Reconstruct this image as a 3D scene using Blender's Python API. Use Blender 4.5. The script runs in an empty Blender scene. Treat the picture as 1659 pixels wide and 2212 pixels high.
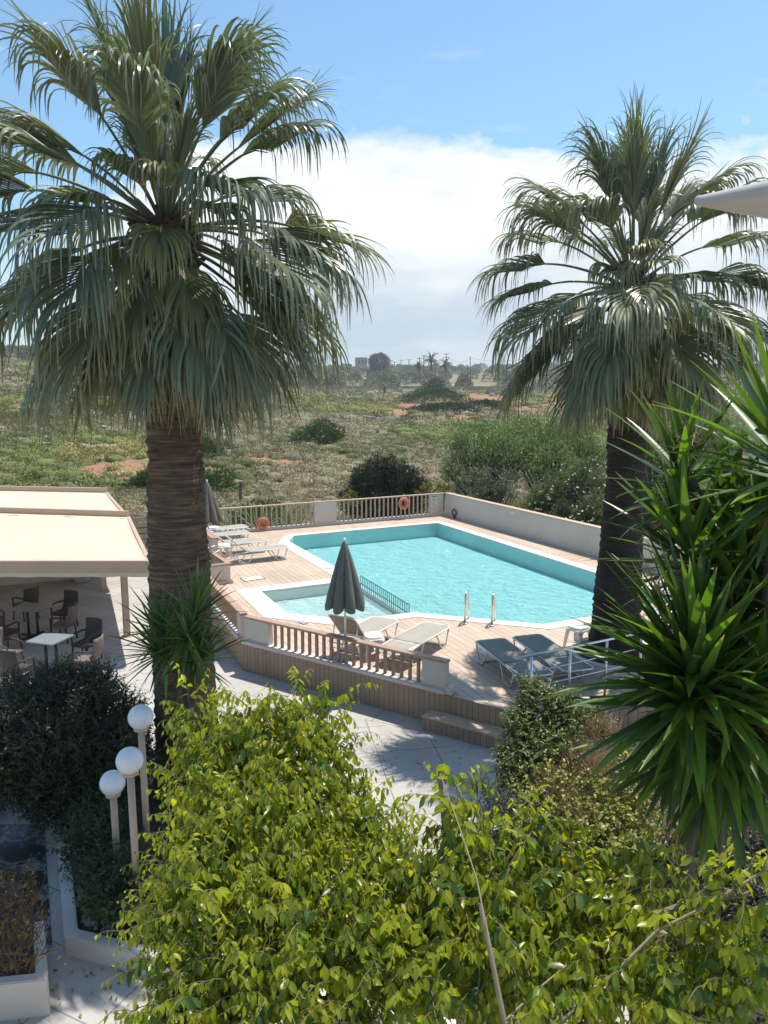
import bpy, bmesh, math, random
import numpy as np
from mathutils import Vector, Matrix
from mathutils.geometry import tessellate_polygon
rad = math.radians
C = bpy.context.scene.collection
rng = np.random.default_rng(7)
random.seed(7)

# ------------------------------------------------------------------ camera
CAM_Z, PITCH, FPX = 5.5, rad(9.3), 1661.0
cd = bpy.data.cameras.new("camera")
cam = bpy.data.objects.new("camera", cd); C.objects.link(cam)
cam.location = (0, 0, CAM_Z); cam.rotation_euler = (rad(90) - PITCH, 0, 0)
cd.sensor_fit = 'HORIZONTAL'; cd.sensor_width = 36; cd.lens = 36 * FPX / 1659.0
cd.clip_start = 0.1; cd.clip_end = 6000
bpy.context.scene.camera = cam

# ------------------------------------------------------------------ sun, sky, exposure
SUN_EL, SUN_AZ = 69.5, 49.0           # azimuth counted from +X towards +Y
sd = Vector((math.cos(rad(SUN_AZ)) * math.cos(rad(SUN_EL)), math.sin(rad(SUN_AZ)) * math.cos(rad(SUN_EL)), math.sin(rad(SUN_EL))))
ld = bpy.data.lights.new("sun", 'SUN'); sun = bpy.data.objects.new("sun", ld); C.objects.link(sun)
ld.energy = 4.6; ld.angle = rad(0.53); ld.color = (1.0, 0.95, 0.87)
sun.rotation_euler = sd.to_track_quat('Z', 'Y').to_euler(); sun.location = (10, 12, 40)
vs = bpy.context.scene.view_settings
vs.view_transform = 'Standard'; vs.look = 'None'; vs.gamma = 1; vs.exposure = 0.4; vs.use_curve_mapping = False
bpy.context.scene.cycles.max_bounces = 8
bpy.context.scene.cycles.transparent_max_bounces = 12
bpy.context.scene.cycles.caustics_reflective = False
bpy.context.scene.cycles.caustics_refractive = False

world = bpy.data.worlds.new("World"); bpy.context.scene.world = world; world.use_nodes = True

def N(nt, typ, **kw):
    n = nt.nodes.new(typ)
    ins = kw.pop('ins', {})
    for k, v in kw.items(): setattr(n, k, v)
    for k, v in ins.items(): n.inputs[k].default_value = v
    return n

def math_n(nt, op, a, b=None, c=None, clamp=False):
    n = nt.nodes.new('ShaderNodeMath'); n.operation = op; n.use_clamp = clamp
    for i, v in enumerate((a, b, c)):
        if v is None: continue
        if hasattr(v, 'is_output') or hasattr(v, 'links'): nt.links.new(v, n.inputs[i])
        else: n.inputs[i].default_value = v
    return n.outputs[0]

def ramp(nt, fac, stops, interp='LINEAR'):
    n = nt.nodes.new('ShaderNodeValToRGB'); e = n.color_ramp; e.interpolation = interp
    while len(e.elements) < len(stops): e.elements.new(0.5)
    for el, (p, c) in zip(e.elements, stops):
        el.position = p; el.color = tuple(c) + (1,) if len(c) == 3 else c
    nt.links.new(fac, n.inputs[0]); return n.outputs[0]

def mixc(nt, fac, a, b, blend='MIX'):
    n = nt.nodes.new('ShaderNodeMix'); n.data_type = 'RGBA'; n.blend_type = blend
    for i, v in ((0, fac), (6, a), (7, b)):
        if hasattr(v, 'links'): nt.links.new(v, n.inputs[i])
        else: n.inputs[i].default_value = v if i == 0 else (tuple(v) + (1,) if len(v) == 3 else v)
    return n.outputs[2]

def build_world():
    nt = world.node_tree; nt.nodes.clear(); L = nt.links.new
    out = N(nt, 'ShaderNodeOutputWorld'); bg = N(nt, 'ShaderNodeBackground', ins={'Strength': 0.105})
    sky = N(nt, 'ShaderNodeTexSky', sky_type='NISHITA', sun_disc=False, sun_elevation=rad(SUN_EL), sun_rotation=rad(90 - SUN_AZ))
    sky.altitude = 30; sky.air_density = 1.0; sky.dust_density = 0.6; sky.ozone_density = 1.6
    tc = N(nt, 'ShaderNodeTexCoord'); sep = N(nt, 'ShaderNodeSeparateXYZ'); L(tc.outputs['Generated'], sep.inputs[0])
    x, y, z = sep.outputs
    az = math_n(nt, 'ARCTAN2', x, y)
    mp = N(nt, 'ShaderNodeMapping', ins={'Scale': (1, 1, 3.2)}); L(tc.outputs['Generated'], mp.inputs[0])
    n1 = N(nt, 'ShaderNodeTexNoise', ins={'Scale': 5.0, 'Detail': 6.0, 'Roughness': 0.52}); L(mp.outputs[0], n1.inputs['Vector'])
    n2 = N(nt, 'ShaderNodeTexNoise', ins={'Scale': 2.6, 'Detail': 7.0, 'Roughness': 0.55}); L(mp.outputs[0], n2.inputs['Vector'])
    # cloud bank: top edge wavers, thins out towards the left of the view
    n4 = N(nt, 'ShaderNodeTexNoise', ins={'Scale': 22.0, 'Detail': 5.0, 'Roughness': 0.6}); L(tc.outputs['Generated'], n4.inputs['Vector'])
    e = math_n(nt, 'ADD', math_n(nt, 'MULTIPLY_ADD', n1.outputs[0], 0.13, 0.197), math_n(nt, 'MULTIPLY', n4.outputs[0], 0.030))
    left = math_n(nt, 'MULTIPLY', math_n(nt, 'ADD', az, 0.24), 1.6)
    left = math_n(nt, 'MINIMUM', left, 0.0)
    e = math_n(nt, 'ADD', e, math_n(nt, 'MULTIPLY', left, 0.35))
    d = math_n(nt, 'SUBTRACT', e, z)
    m = math_n(nt, 'MULTIPLY', d, 60.0, clamp=True)
    m = math_n(nt, 'POWER', m, 0.8)
    thin = math_n(nt, 'MULTIPLY_ADD', left, 2.2, 1.0, clamp=True)
    m = math_n(nt, 'MULTIPLY', m, math_n(nt, 'MAXIMUM', thin, 0.35))
    # small wisps higher up
    n3 = N(nt, 'ShaderNodeTexNoise', ins={'Scale': 7.0, 'Detail': 5.0, 'Roughness': 0.6}); 
    mp3 = N(nt, 'ShaderNodeMapping', ins={'Scale': (1, 1, 4.0), 'Rotation': (0.2, 0.3, 0)}); L(tc.outputs['Generated'], mp3.inputs[0]); L(mp3.outputs[0], n3.inputs['Vector'])
    w = math_n(nt, 'MULTIPLY', math_n(nt, 'SUBTRACT', n3.outputs[0], 0.60), 2.0, clamp=True)
    m = math_n(nt, 'MAXIMUM', m, w)
    # cloud tone: bright upper part, greyer folds low down, pale blue at the horizon
    zz = math_n(nt, 'MULTIPLY', z, 3.4, clamp=True)
    tone = ramp(nt, zz, [(0.0, (4.9, 5.8, 6.3)), (0.2, (5.3, 6.1, 6.6)), (0.42, (6.2, 6.8, 7.2)), (0.65, (7.6, 7.9, 8.1)), (1.0, (7.6, 7.9, 8.1))])
    fold = ramp(nt, n2.outputs[0], [(0.42, (0.78, 0.83, 0.875)), (0.53, (1.04, 1.035, 1.02))])
    tone = mixc(nt, 1.0, tone, fold, 'MULTIPLY')
    tint = mixc(nt, 1.0, sky.outputs[0], (1.05, 1.30, 1.30), 'MULTIPLY')
    col = mixc(nt, m, tint, tone)
    L(col, bg.inputs['Color']); L(bg.outputs[0], out.inputs['Surface'])
build_world()

# ------------------------------------------------------------------ picture <-> place helpers (to measure where things stand)
def ray(x, y):
    dx = (x - 829.5) / FPX; dy = (1106 - y) / FPX
    return np.array((dx, math.cos(PITCH) + dy * math.sin(PITCH), -math.sin(PITCH) + dy * math.cos(PITCH)))
def G(x, y, z=0.0):
    r = ray(x, y); t = (z - CAM_Z) / r[2]; return Vector((r[0] * t, r[1] * t, z))
def PD(x, y, depth):
    r = ray(x, y); return Vector((r[0] * depth, r[1] * depth, CAM_Z + r[2] * depth))

# ------------------------------------------------------------------ materials
M = {}
def newmat(name):
    m = bpy.data.materials.new(name); m.use_nodes = True; nt = m.node_tree
    b = nt.nodes['Principled BSDF']; M[name] = m
    return m, nt, b
def pos_vec(nt, scale=(1, 1, 1), rotz=0, obj=False):
    if obj:
        g = N(nt, 'ShaderNodeTexCoord').outputs['Object']
    else:
        g = N(nt, 'ShaderNodeNewGeometry').outputs['Position']
    mp = N(nt, 'ShaderNodeMapping', ins={'Scale': scale, 'Rotation': (0, 0, rotz)}); nt.links.new(g, mp.inputs[0]); return mp.outputs[0]
def noise(nt, vec, scale, detail=4, rough=0.55):
    n = N(nt, 'ShaderNodeTexNoise', ins={'Scale': scale, 'Detail': detail, 'Roughness': rough}); nt.links.new(vec, n.inputs['Vector']); return n.outputs[0]
def bump(nt, b, h, strength=0.3, dist=0.01):
    n = N(nt, 'ShaderNodeBump', ins={'Strength': strength, 'Distance': dist}); nt.links.new(h, n.inputs['Height']); nt.links.new(n.outputs[0], b.inputs['Normal'])
def plain(name, col, rough=0.6, var=0.12, scale=6.0, bmp=0.15, metal=0.0, dist=0.004, spec=0.5):
    m, nt, b = newmat(name)
    v = pos_vec(nt, obj=True); n = noise(nt, v, scale, 6); n2 = noise(nt, v, scale * 9, 3)
    lo = tuple(c * (1 - var) for c in col); hi = tuple(min(1, c * (1 + var)) for c in col)
    nt.links.new(ramp(nt, n, [(0.3, lo), (0.7, hi)]), b.inputs['Base Color'])
    b.inputs['Roughness'].default_value = rough; b.inputs['Metallic'].default_value = metal
    b.inputs['Specular IOR Level'].default_value = spec
    if bmp: bump(nt, b, n2, bmp, dist)
    return m
def leafmat(name, rough=0.4, trans=0.35, tcol=(1.25, 1.3, 0.45), spec=0.5, attr='tint'):
    m, nt, b = newmat(name); L = nt.links.new
    a = N(nt, 'ShaderNodeAttribute', attribute_name=attr)
    L(a.outputs['Color'], b.inputs['Base Color']); b.inputs['Roughness'].default_value = rough
    b.inputs['Specular IOR Level'].default_value = spec
    t = N(nt, 'ShaderNodeBsdfTranslucent'); L(mixc(nt, 1.0, a.outputs['Color'], tcol, 'MULTIPLY'), t.inputs['Color'])
    mx = N(nt, 'ShaderNodeMixShader', ins={0: trans}); L(b.outputs[0], mx.inputs[1]); L(t.outputs[0], mx.inputs[2])
    L(mx.outputs[0], nt.nodes['Material Output'].inputs['Surface']); return m

def paving_mat(name, c1, c2, mortar, bw, bh, rot, ms=0.006, rough=0.65, off=0.5, var=0.1, contrast=0.5):
    m, nt, b = newmat(name); L = nt.links.new
    v = pos_vec(nt, rotz=rot)
    br = N(nt, 'ShaderNodeTexBrick', ins={'Color1': c1 + (1,), 'Color2': c2 + (1,), 'Mortar': mortar + (1,), 'Scale': 1.0, 'Mortar Size': ms, 'Mortar Smooth': 0.3, 'Bias': 0.0, 'Brick Width': bw, 'Row Height': bh})
    br.offset = off; L(v, br.inputs['Vector'])
    n = noise(nt, v, 0.9, 6, 0.6); n2 = noise(nt, v, 24, 4)
    c = mixc(nt, 1.0, br.outputs['Color'], ramp(nt, n, [(0.3, (1 - var,) * 3), (0.7, (1 + var * 0.6,) * 3)]), 'MULTIPLY')
    c = mixc(nt, 1.0, c, ramp(nt, n2, [(0.3, (0.93,) * 3), (0.7, (1.05,) * 3)]), 'MULTIPLY')
    n5 = noise(nt, v, 0.35, 8, 0.7)
    c = mixc(nt, 1.0, c, ramp(nt, n5, [(0.38, (0.84, 0.83, 0.82)), (0.5, (1, 1, 1))]), 'MULTIPLY')
    L(c, b.inputs['Base Color']); b.inputs['Roughness'].default_value = rough
    bump(nt, b, br.outputs['Fac'], -0.4, 0.004)
    return m
GRID = rad(25.6)
paving_mat('paving', (0.46, 0.425, 0.385), (0.42, 0.39, 0.355), (0.20, 0.185, 0.17), 1.2, 0.6, GRID, 0.009)
paving_mat('paving_diag', (0.46, 0.425, 0.385), (0.42, 0.39, 0.355), (0.19, 0.175, 0.16), 0.9, 0.9, -rad(10), 0.009, off=0)
paving_mat('deck', (0.56, 0.425, 0.315), (0.48, 0.36, 0.265), (0.27, 0.19, 0.13), 1.5, 0.155, -GRID + rad(90) , 0.008, rough=0.6)
paving_mat('coping', (0.70, 0.63, 0.56), (0.66, 0.60, 0.535), (0.5, 0.45, 0.4), 0.6, 5.0, -GRID, 0.004)
paving_mat('fascia', (0.36, 0.245, 0.17), (0.31, 0.21, 0.145), (0.14, 0.09, 0.06), 0.1, 3.0, rad(34), 0.006, off=0)
def marble():
    m, nt, b = newmat('marble'); L = nt.links.new; v = pos_vec(nt)
    n = noise(nt, v, 2.2, 7, 0.62); d = math_n(nt, 'ABSOLUTE', math_n(nt, 'SUBTRACT', n, 0.5))
    L(ramp(nt, d, [(0.0, (0.42, 0.42, 0.40)), (0.012, (0.12, 0.12, 0.115)), (0.05, (0.035, 0.038, 0.038))]), b.inputs['Base Color'])
    b.inputs['Roughness'].default_value = 0.28
marble()
plain('white_wall', (0.62, 0.53, 0.46), 0.85, 0.07, 1.3, 0.25)
plain('grey_wall', (0.58, 0.51, 0.45), 0.85, 0.06, 1.1, 0.3)
plain('kerb_white', (0.62, 0.55, 0.50), 0.8, 0.08, 2.0, 0.3)
plain('wood_cap', (0.38, 0.245, 0.17), 0.5, 0.12, 8)
plain('wood_pale', (0.50, 0.36, 0.26), 0.55, 0.1, 8)
plain('baluster_near', (0.34, 0.215, 0.155), 0.55, 0.12, 8)
plain('baluster_far', (0.40, 0.335, 0.24), 0.6, 0.1, 8)
plain('pergola_beam', (0.48, 0.345, 0.25), 0.45, 0.05, 3, 0.05)
plain('lamp_post', (0.52, 0.38, 0.28), 0.42, 0.06, 5, 0.06)
plain('white_metal', (0.78, 0.74, 0.69), 0.35, 0.05, 12, 0.05)
plain('plastic_white', (0.80, 0.78, 0.74), 0.4, 0.04, 12, 0.05)
plain('alu', (0.60, 0.59, 0.57), 0.35, 0.06, 12, 0.05, metal=0.75)
plain('steel', (0.66, 0.68, 0.68), 0.22, 0.05, 12, 0.0, metal=1.0)
plain('sling_tan', (0.34, 0.31, 0.255), 0.75, 0.06, 9, 0.3, dist=0.002)
plain('sling_grey', (0.185, 0.182, 0.155), 0.7, 0.08, 9, 0.3, dist=0.002)
plain('umbrella_grey', (0.14, 0.148, 0.135), 0.85, 0.12, 5, 0.3)
plain('umbrella_brown', (0.13, 0.105, 0.085), 0.85, 0.12, 5, 0.3)
plain('rattan', (0.055, 0.043, 0.038), 0.7, 0.2, 40, 0.5)
plain('rattan_pale', (0.17, 0.125, 0.11), 0.7, 0.15, 40, 0.5)
plain('table_top', (0.20, 0.235, 0.26), 0.35, 0.05, 4, 0.05)
plain('dark_metal', (0.03, 0.03, 0.032), 0.5, 0.1, 8, 0.1)
plain('orange', (0.62, 0.16, 0.07), 0.55, 0.12, 7, 0.2)
plain('rope', (0.62, 0.58, 0.50), 0.85, 0.08, 30, 0.2)
plain('paper', (0.66, 0.66, 0.62), 0.6, 0.03, 9, 0.0)
plain('ink', (0.14, 0.15, 0.17), 0.7, 0.03, 9, 0.0)
plain('soil', (0.075, 0.055, 0.042), 0.95, 0.45, 14, 1.0, dist=0.03)
plain('stone', (0.33, 0.31, 0.28), 0.9, 0.22, 3, 0.7, dist=0.05)
plain('pebble', (0.30, 0.27, 0.24), 0.9, 0.3, 5, 0.4)
plain('timber', (0.13, 0.10, 0.075), 0.85, 0.25, 5, 0.4)
plain('bark', (0.085, 0.068, 0.052), 0.85, 0.25, 9, 0.7, dist=0.012)
plain('bark_dark', (0.085, 0.07, 0.06), 0.9, 0.25, 5, 0.7, dist=0.02)
plain('bark_pale', (0.27, 0.21, 0.14), 0.8, 0.2, 12, 0.5, dist=0.006)
plain('far_wall', (0.33, 0.29, 0.25), 0.9, 0.12, 0.15, 0.3)
plain('concrete', (0.55, 0.52, 0.48), 0.9, 0.08, 1.5, 0.3)
plain('roof_tile', (0.42, 0.17, 0.11), 0.85, 0.2, 2, 0.5)
plain('dark_glass', (0.03, 0.04, 0.05), 0.15, 0.1, 2, 0.0)
plain('pot', (0.50, 0.45, 0.41), 0.8, 0.08, 4, 0.3)
plain('canopy_white', (0.46, 0.415, 0.40), 0.8, 0.04, 3, 0.15)
plain('hatch', (0.72, 0.60, 0.44), 0.55, 0.05, 4, 0.1)
plain('cable', (0.05, 0.045, 0.04), 0.6, 0.1, 8, 0)
plain('pool_white', (0.66, 0.80, 0.80), 0.5, 0.04, 1.0, 0.0)
def awn():
    m, nt, b = newmat('awning'); L = nt.links.new
    v = pos_vec(nt, (1.0, 0.25, 1)); n = noise(nt, v, 1.6, 4)
    L(ramp(nt, n, [(0.3, (0.70, 0.575, 0.42)), (0.7, (0.78, 0.655, 0.50))]), b.inputs['Base Color']); b.inputs['Roughness'].default_value = 0.7
    t = N(nt, 'ShaderNodeBsdfTranslucent', ins={'Color': (0.6, 0.5, 0.4, 1)}); mx = N(nt, 'ShaderNodeMixShader', ins={0: 0.22})
    L(b.outputs[0], mx.inputs[1]); L(t.outputs[0], mx.inputs[2]); L(mx.outputs[0], nt.nodes['Material Output'].inputs['Surface'])
awn()
def globe_m():
    m, nt, b = newmat('globe'); b.inputs['Base Color'].default_value = (0.80, 0.82, 0.84, 1); b.inputs['Roughness'].default_value = 0.28
    b.inputs['Subsurface Weight'].default_value = 0.5; b.inputs['Subsurface Radius'].default_value = (0.1, 0.1, 0.1); b.inputs['Subsurface Scale'].default_value = 0.5
    n = noise(nt, pos_vec(nt, obj=True), 5, 3); nt.links.new(ramp(nt, n, [(0.3, (0.74, 0.76, 0.78)), (0.7, (0.82, 0.83, 0.85))]), b.inputs['Base Color'])
globe_m()
def basin(name, col, scale=0.025):
    m, nt, b = newmat(name); v = pos_vec(nt, rotz=-GRID)
    n = noise(nt, v, 1.1, 4)
    br = N(nt, 'ShaderNodeTexBrick', ins={'Color1': tuple(c * 0.96 for c in col) + (1,), 'Color2': col + (1,), 'Mortar': tuple(min(1, c * 1.08) for c in col) + (1,), 'Scale': 1.0, 'Mortar Size': 0.004, 'Brick Width': 0.05, 'Row Height': 0.05})
    br.offset = 0; nt.links.new(v, br.inputs['Vector'])
    nt.links.new(mixc(nt, 1.0, br.outputs['Color'], ramp(nt, n, [(0.3, (0.95,) * 3), (0.7, (1.04,) * 3)]), 'MULTIPLY'), b.inputs['Base Color'])
    b.inputs['Roughness'].default_value = 0.5
basin('basin', (0.46, 0.74, 0.74)); basin('basin_kids', (0.80, 0.80, 0.77))
def water():
    m, nt, b = newmat('water'); L = nt.links.new
    v = pos_vec(nt, (1.0, 1.5, 1), rad(20))
    a = noise(nt, v, 2.6, 5, 0.6); a2 = noise(nt, v, 11.0, 3, 0.6)
    a3 = noise(nt, v, 34.0, 2, 0.6); h = math_n(nt, 'MULTIPLY_ADD', a3, 0.12, math_n(nt, 'MULTIPLY_ADD', a2, 0.35, a))
    # calmer towards the far rail, more ripples in the middle
    bm = N(nt, 'ShaderNodeBump', ins={'Strength': 1.0, 'Distance': 0.18}); L(h, bm.inputs['Height'])
    tr = N(nt, 'ShaderNodeBsdfTransparent', ins={'Color': (0.79, 0.98, 0.985, 1)})
    gl = N(nt, 'ShaderNodeBsdfGlossy', ins={'Roughness': 0.03, 'Color': (1, 1, 1, 1)}); L(bm.outputs[0], gl.inputs['Normal'])
    fr = N(nt, 'ShaderNodeFresnel', ins={'IOR': 1.33}); L(bm.outputs[0], fr.inputs['Normal'])
    mx = N(nt, 'ShaderNodeMixShader'); L(fr.outputs[0], mx.inputs[0]); L(tr.outputs[0], mx.inputs[1]); L(gl.outputs[0], mx.inputs[2])
    L(mx.outputs[0], nt.nodes['Material Output'].inputs['Surface'])
water()
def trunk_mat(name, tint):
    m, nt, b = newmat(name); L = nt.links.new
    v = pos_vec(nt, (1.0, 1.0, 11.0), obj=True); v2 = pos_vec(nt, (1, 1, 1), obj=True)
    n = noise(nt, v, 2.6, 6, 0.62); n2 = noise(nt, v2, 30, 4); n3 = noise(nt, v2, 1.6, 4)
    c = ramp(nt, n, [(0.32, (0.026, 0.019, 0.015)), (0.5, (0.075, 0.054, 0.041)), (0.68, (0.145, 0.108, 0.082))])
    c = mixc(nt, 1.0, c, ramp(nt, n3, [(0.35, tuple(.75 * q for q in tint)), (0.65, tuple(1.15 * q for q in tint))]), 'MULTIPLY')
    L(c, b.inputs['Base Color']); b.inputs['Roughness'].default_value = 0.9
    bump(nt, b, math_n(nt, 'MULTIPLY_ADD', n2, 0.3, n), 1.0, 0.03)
trunk_mat('palm_trunk', (1.6, 1.36, 1.15)); trunk_mat('palm_trunk_dark', (0.34, 0.33, 0.33))  # dark copy: blackish fibre plus the crown's shade put into the tint
leafmat('palm_leaf', 0.38, 0.20, (1.3, 1.35, 0.6), 0.6)
leafmat('ficus_leaf', 0.33, 0.46, (1.8, 1.8, 0.4), 0.5)
leafmat('yucca_leaf', 0.36, 0.30, (1.9, 2.0, 0.5), 0.5)
leafmat('shrub_leaf', 0.42, 0.30, (1.5, 1.5, 0.5), 0.45)
leafmat('scrub_leaf', 0.75, 0.12, (1.2, 1.2, 0.6), 0.2)
leafmat('twig', 0.8, 0.0, (1, 1, 1), 0.2)

# ------------------------------------------------------------------ mesh helpers
def root_loc(p):
    v = Vector((0, 0, 0))
    while p is not None: v += Vector(p.location); p = p.parent
    return v
class MB:
    def __init__(s): s.v = []; s.f = []
    def add(s, vs, fs):
        o = len(s.v); s.v += [tuple(v) for v in vs]; s.f += [tuple(i + o for i in f) for f in fs]; return s
    def box(s, cx, cy, cz, sx, sy, sz, rot=0.0, tilt=None):
        vs = []
        R = Matrix.Rotation(rot, 3, 'Z')
        if tilt: R = R @ tilt
        for a in (-.5, .5):
            for b in (-.5, .5):
                for c in (-.5, .5):
                    vs.append(Vector((cx, cy, cz)) + R @ Vector((a * sx, b * sy, c * sz)))
        return s.add(vs, [(0, 1, 3, 2), (4, 6, 7, 5), (0, 4, 5, 1), (2, 3, 7, 6), (0, 2, 6, 4), (1, 5, 7, 3)])
    def bar(s, a, b, w, h):            # rectangular bar between two points, w sideways, h vertical
        a = Vector(a); b = Vector(b); t = (b - a).normalized(); sd_ = t.cross(Vector((0, 0, 1)))
        if sd_.length < 1e-4: sd_ = Vector((1, 0, 0))
        sd_.normalize(); u = sd_.cross(t).normalized(); vs = []
        for p in (a, b):
            for i, j in ((-1, -1), (1, -1), (1, 1), (-1, 1)): vs.append(p + sd_ * (i * w / 2) + u * (j * h / 2))
        return s.add(vs, [(3, 2, 1, 0), (4, 5, 6, 7), (0, 1, 5, 4), (1, 2, 6, 5), (2, 3, 7, 6), (3, 0, 4, 7)])
    def tube(s, pts, r, n=8, cap=True):
        pts = [Vector(p) for p in pts]; k = len(pts)
        rs = r if isinstance(r, (list, tuple)) else [r] * k
        vs = []; prev = None
        for i, p in enumerate(pts):
            t = (pts[min(i + 1, k - 1)] - pts[max(i - 1, 0)]).normalized()
            if prev is None: a = t.orthogonal().normalized()
            else:
                a = prev - t * prev.dot(t)
                a = a.normalized() if a.length > 1e-5 else t.orthogonal().normalized()
            prev = a; b = t.cross(a)
            for j in range(n):
                th = 2 * math.pi * j / n; vs.append(p + (a * math.cos(th) + b * math.sin(th)) * rs[i])
        fs = [(i * n + j, i * n + (j + 1) % n, (i + 1) * n + (j + 1) % n, (i + 1) * n + j) for i in range(k - 1) for j in range(n)]
        if cap: fs += [tuple(reversed(range(n))), tuple(range((k - 1) * n, k * n))]
        return s.add(vs, fs)
    def lathe(s, prof, n=24, c=(0, 0, 0), mod=None):
        vs = []
        for i, (r, z) in enumerate(prof):
            for j in range(n):
                th = 2 * math.pi * j / n; rr = r; dz = 0
                if mod: rr, dz = mod(i, th, r)
                vs.append((c[0] + rr * math.cos(th), c[1] + rr * math.sin(th), c[2] + z + dz))
        k = len(prof)
        fs = [(i * n + j, i * n + (j + 1) % n, (i + 1) * n + (j + 1) % n, (i + 1) * n + j) for i in range(k - 1) for j in range(n)]
        return s.add(vs, fs)
    def prism(s, poly, z0, z1, bottom=True):
        n = len(poly); area = sum(poly[i][0] * poly[(i + 1) % n][1] - poly[(i + 1) % n][0] * poly[i][1] for i in range(n))
        if area < 0: poly = poly[::-1]
        vs = [(p[0], p[1], z0) for p in poly] + [(p[0], p[1], z1) for p in poly]
        fs = [(i, (i + 1) % n, n + (i + 1) % n, n + i) for i in range(n)] + [tuple(range(n, 2 * n))]
        if bottom: fs.append(tuple(reversed(range(n))))
        return s.add(vs, fs)
    def sphere(s, c, r, n=20, m=12, sq=(1, 1, 1)):
        vs = []; 
        for i in range(m + 1):
            ph = math.pi * i / m
            for j in range(n):
                th = 2 * math.pi * j / n
                vs.append((c[0] + r * sq[0] * math.sin(ph) * math.cos(th), c[1] + r * sq[1] * math.sin(ph) * math.sin(th), c[2] + r * sq[2] * math.cos(ph)))
        fs = [(i * n + j, (i + 1) * n + j, (i + 1) * n + (j + 1) % n, i * n + (j + 1) % n) for i in range(m) for j in range(n)]
        return s.add(vs, fs)
    def build(s, name, mat, parent=None, smooth=False, bevel=0.0, world=True):
        me = bpy.data.meshes.new(name); off = root_loc(parent) if (parent and world) else Vector((0, 0, 0))
        me.from_pydata([tuple(Vector(v) - off) for v in s.v], [], s.f); me.validate()
        me.materials.append(M[mat] if isinstance(mat, str) else mat)
        if smooth: me.shade_smooth()
        o = bpy.data.objects.new(name, me); C.objects.link(o)
        if parent: o.parent = parent
        if bevel:
            bm = bmesh.new(); bm.from_mesh(me); bmesh.ops.remove_doubles(bm, verts=bm.verts, dist=1e-5)
            bmesh.ops.bevel(bm, geom=[e for e in bm.edges if len(e.link_faces) == 2 and e.calc_face_angle(0) > 0.6], offset=bevel, segments=2, affect='EDGES', clamp_overlap=True)
            bm.to_mesh(me); bm.free()
        return o
def tag(o, label=None, cat=None, group=None, kind=None):
    if label: o['label'] = label
    if cat: o['category'] = cat
    if group: o['group'] = group
    if kind: o['kind'] = kind
    return o
def thing(name, label, cat, loc=(0, 0, 0), rz=0.0, group=None):
    o = bpy.data.objects.new(name, None); C.objects.link(o); o.location = loc; o.rotation_euler = (0, 0, rz); o.empty_display_size = 0.2
    return tag(o, label, cat, group)
def copy_tree(o, parent=None, loc=None, rz=None, label=None):
    c = o.copy(); C.objects.link(c); c.parent = parent
    if loc is not None: c.location = loc
    if rz is not None: c.rotation_euler = (0, 0, rz)
    if label: c['label'] = label
    for ch in list(o.children): copy_tree(ch, c)
    return c
def struct(o): return tag(o, kind='structure')

def np_mesh(name, V, F, mat, parent=None, col=None, smooth=False, attr='tint'):
    """V (n,3), F list of (m,k) int arrays"""
    me = bpy.data.meshes.new(name)
    off = np.array(root_loc(parent)) if parent else np.zeros(3)
    V = np.asarray(V, dtype=np.float64) - off
    if not isinstance(F, list): F = [F]
    me.vertices.add(len(V)); me.vertices.foreach_set('co', V.astype(np.float32).ravel())
    li = np.concatenate([f.ravel() for f in F]).astype(np.int32)
    tot = np.concatenate([np.full(len(f), f.shape[1]) for f in F]); st = np.concatenate([[0], np.cumsum(tot)[:-1]]).astype(np.int32)
    me.loops.add(len(li)); me.loops.foreach_set('vertex_index', li)
    me.polygons.add(len(tot)); me.polygons.foreach_set('loop_start', st)
    me.update(calc_edges=True)
    if col is not None:
        a = me.color_attributes.new(attr, 'FLOAT_COLOR', 'POINT')
        cc = np.ones((len(V), 4), np.float32); cc[:, :3] = np.clip(col, 0, 1); a.data.foreach_set('color', cc.ravel())
    me.materials.append(M[mat])
    if smooth: me.shade_smooth()
    o = bpy.data.objects.new(name, me); C.objects.link(o)
    if parent: o.parent = parent
    return o

def unit(v): return v / np.maximum(np.linalg.norm(v, axis=-1, keepdims=True), 1e-9)
LEAF = dict(  # template: (along, side, normal), faces
    oval=(np.array([(0, 0, 0), (.28, .42, .03), (.28, 0, -.03), (.28, -.42, .03), (.64, .40, .0), (.64, 0, -.07), (.64, -.40, .0), (1.0, 0, -.20)], float),
          [np.array([(1, 4, 5, 2), (2, 5, 6, 3)]), np.array([(0, 1, 2), (0, 2, 3), (4, 7, 5), (5, 7, 6)])]),
    diamond=(np.array([(0, 0, 0), (.5, .5, .03), (1, 0, -.1), (.5, -.5, .03)], float), [np.array([(0, 3, 2, 1)])]),
    tri=(np.array([(0, .5, 0), (1, 0, 0), (0, -.5, 0)], float), [np.array([(0, 1, 2)])]))
def leaves(c, d, L, W, up=None, shape='oval'):
    """arrays of leaf centres and directions -> V, F, idx"""
    T, TF = LEAF[shape]; n = len(c); d = unit(d)
    if up is None: up = np.array((0, 0, 1.0)) + rng.normal(0, .35, (n, 3))
    s = unit(np.cross(d, up)); u = np.cross(s, d)
    L = np.broadcast_to(np.asarray(L, float), (n,)); W = np.broadcast_to(np.asarray(W, float), (n,))
    V = c[:, None, :] + d[:, None, :] * (T[None, :, 0:1] * L[:, None, None]) + s[:, None, :] * (T[None, :, 1:2] * W[:, None, None]) + u[:, None, :] * (T[None, :, 2:3] * L[:, None, None])
    k = len(T); F = [(f[None] + (np.arange(n) * k)[:, None, None]).reshape(-1, f.shape[1]) for f in TF]
    return V.reshape(-1, 3), F, k
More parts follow.
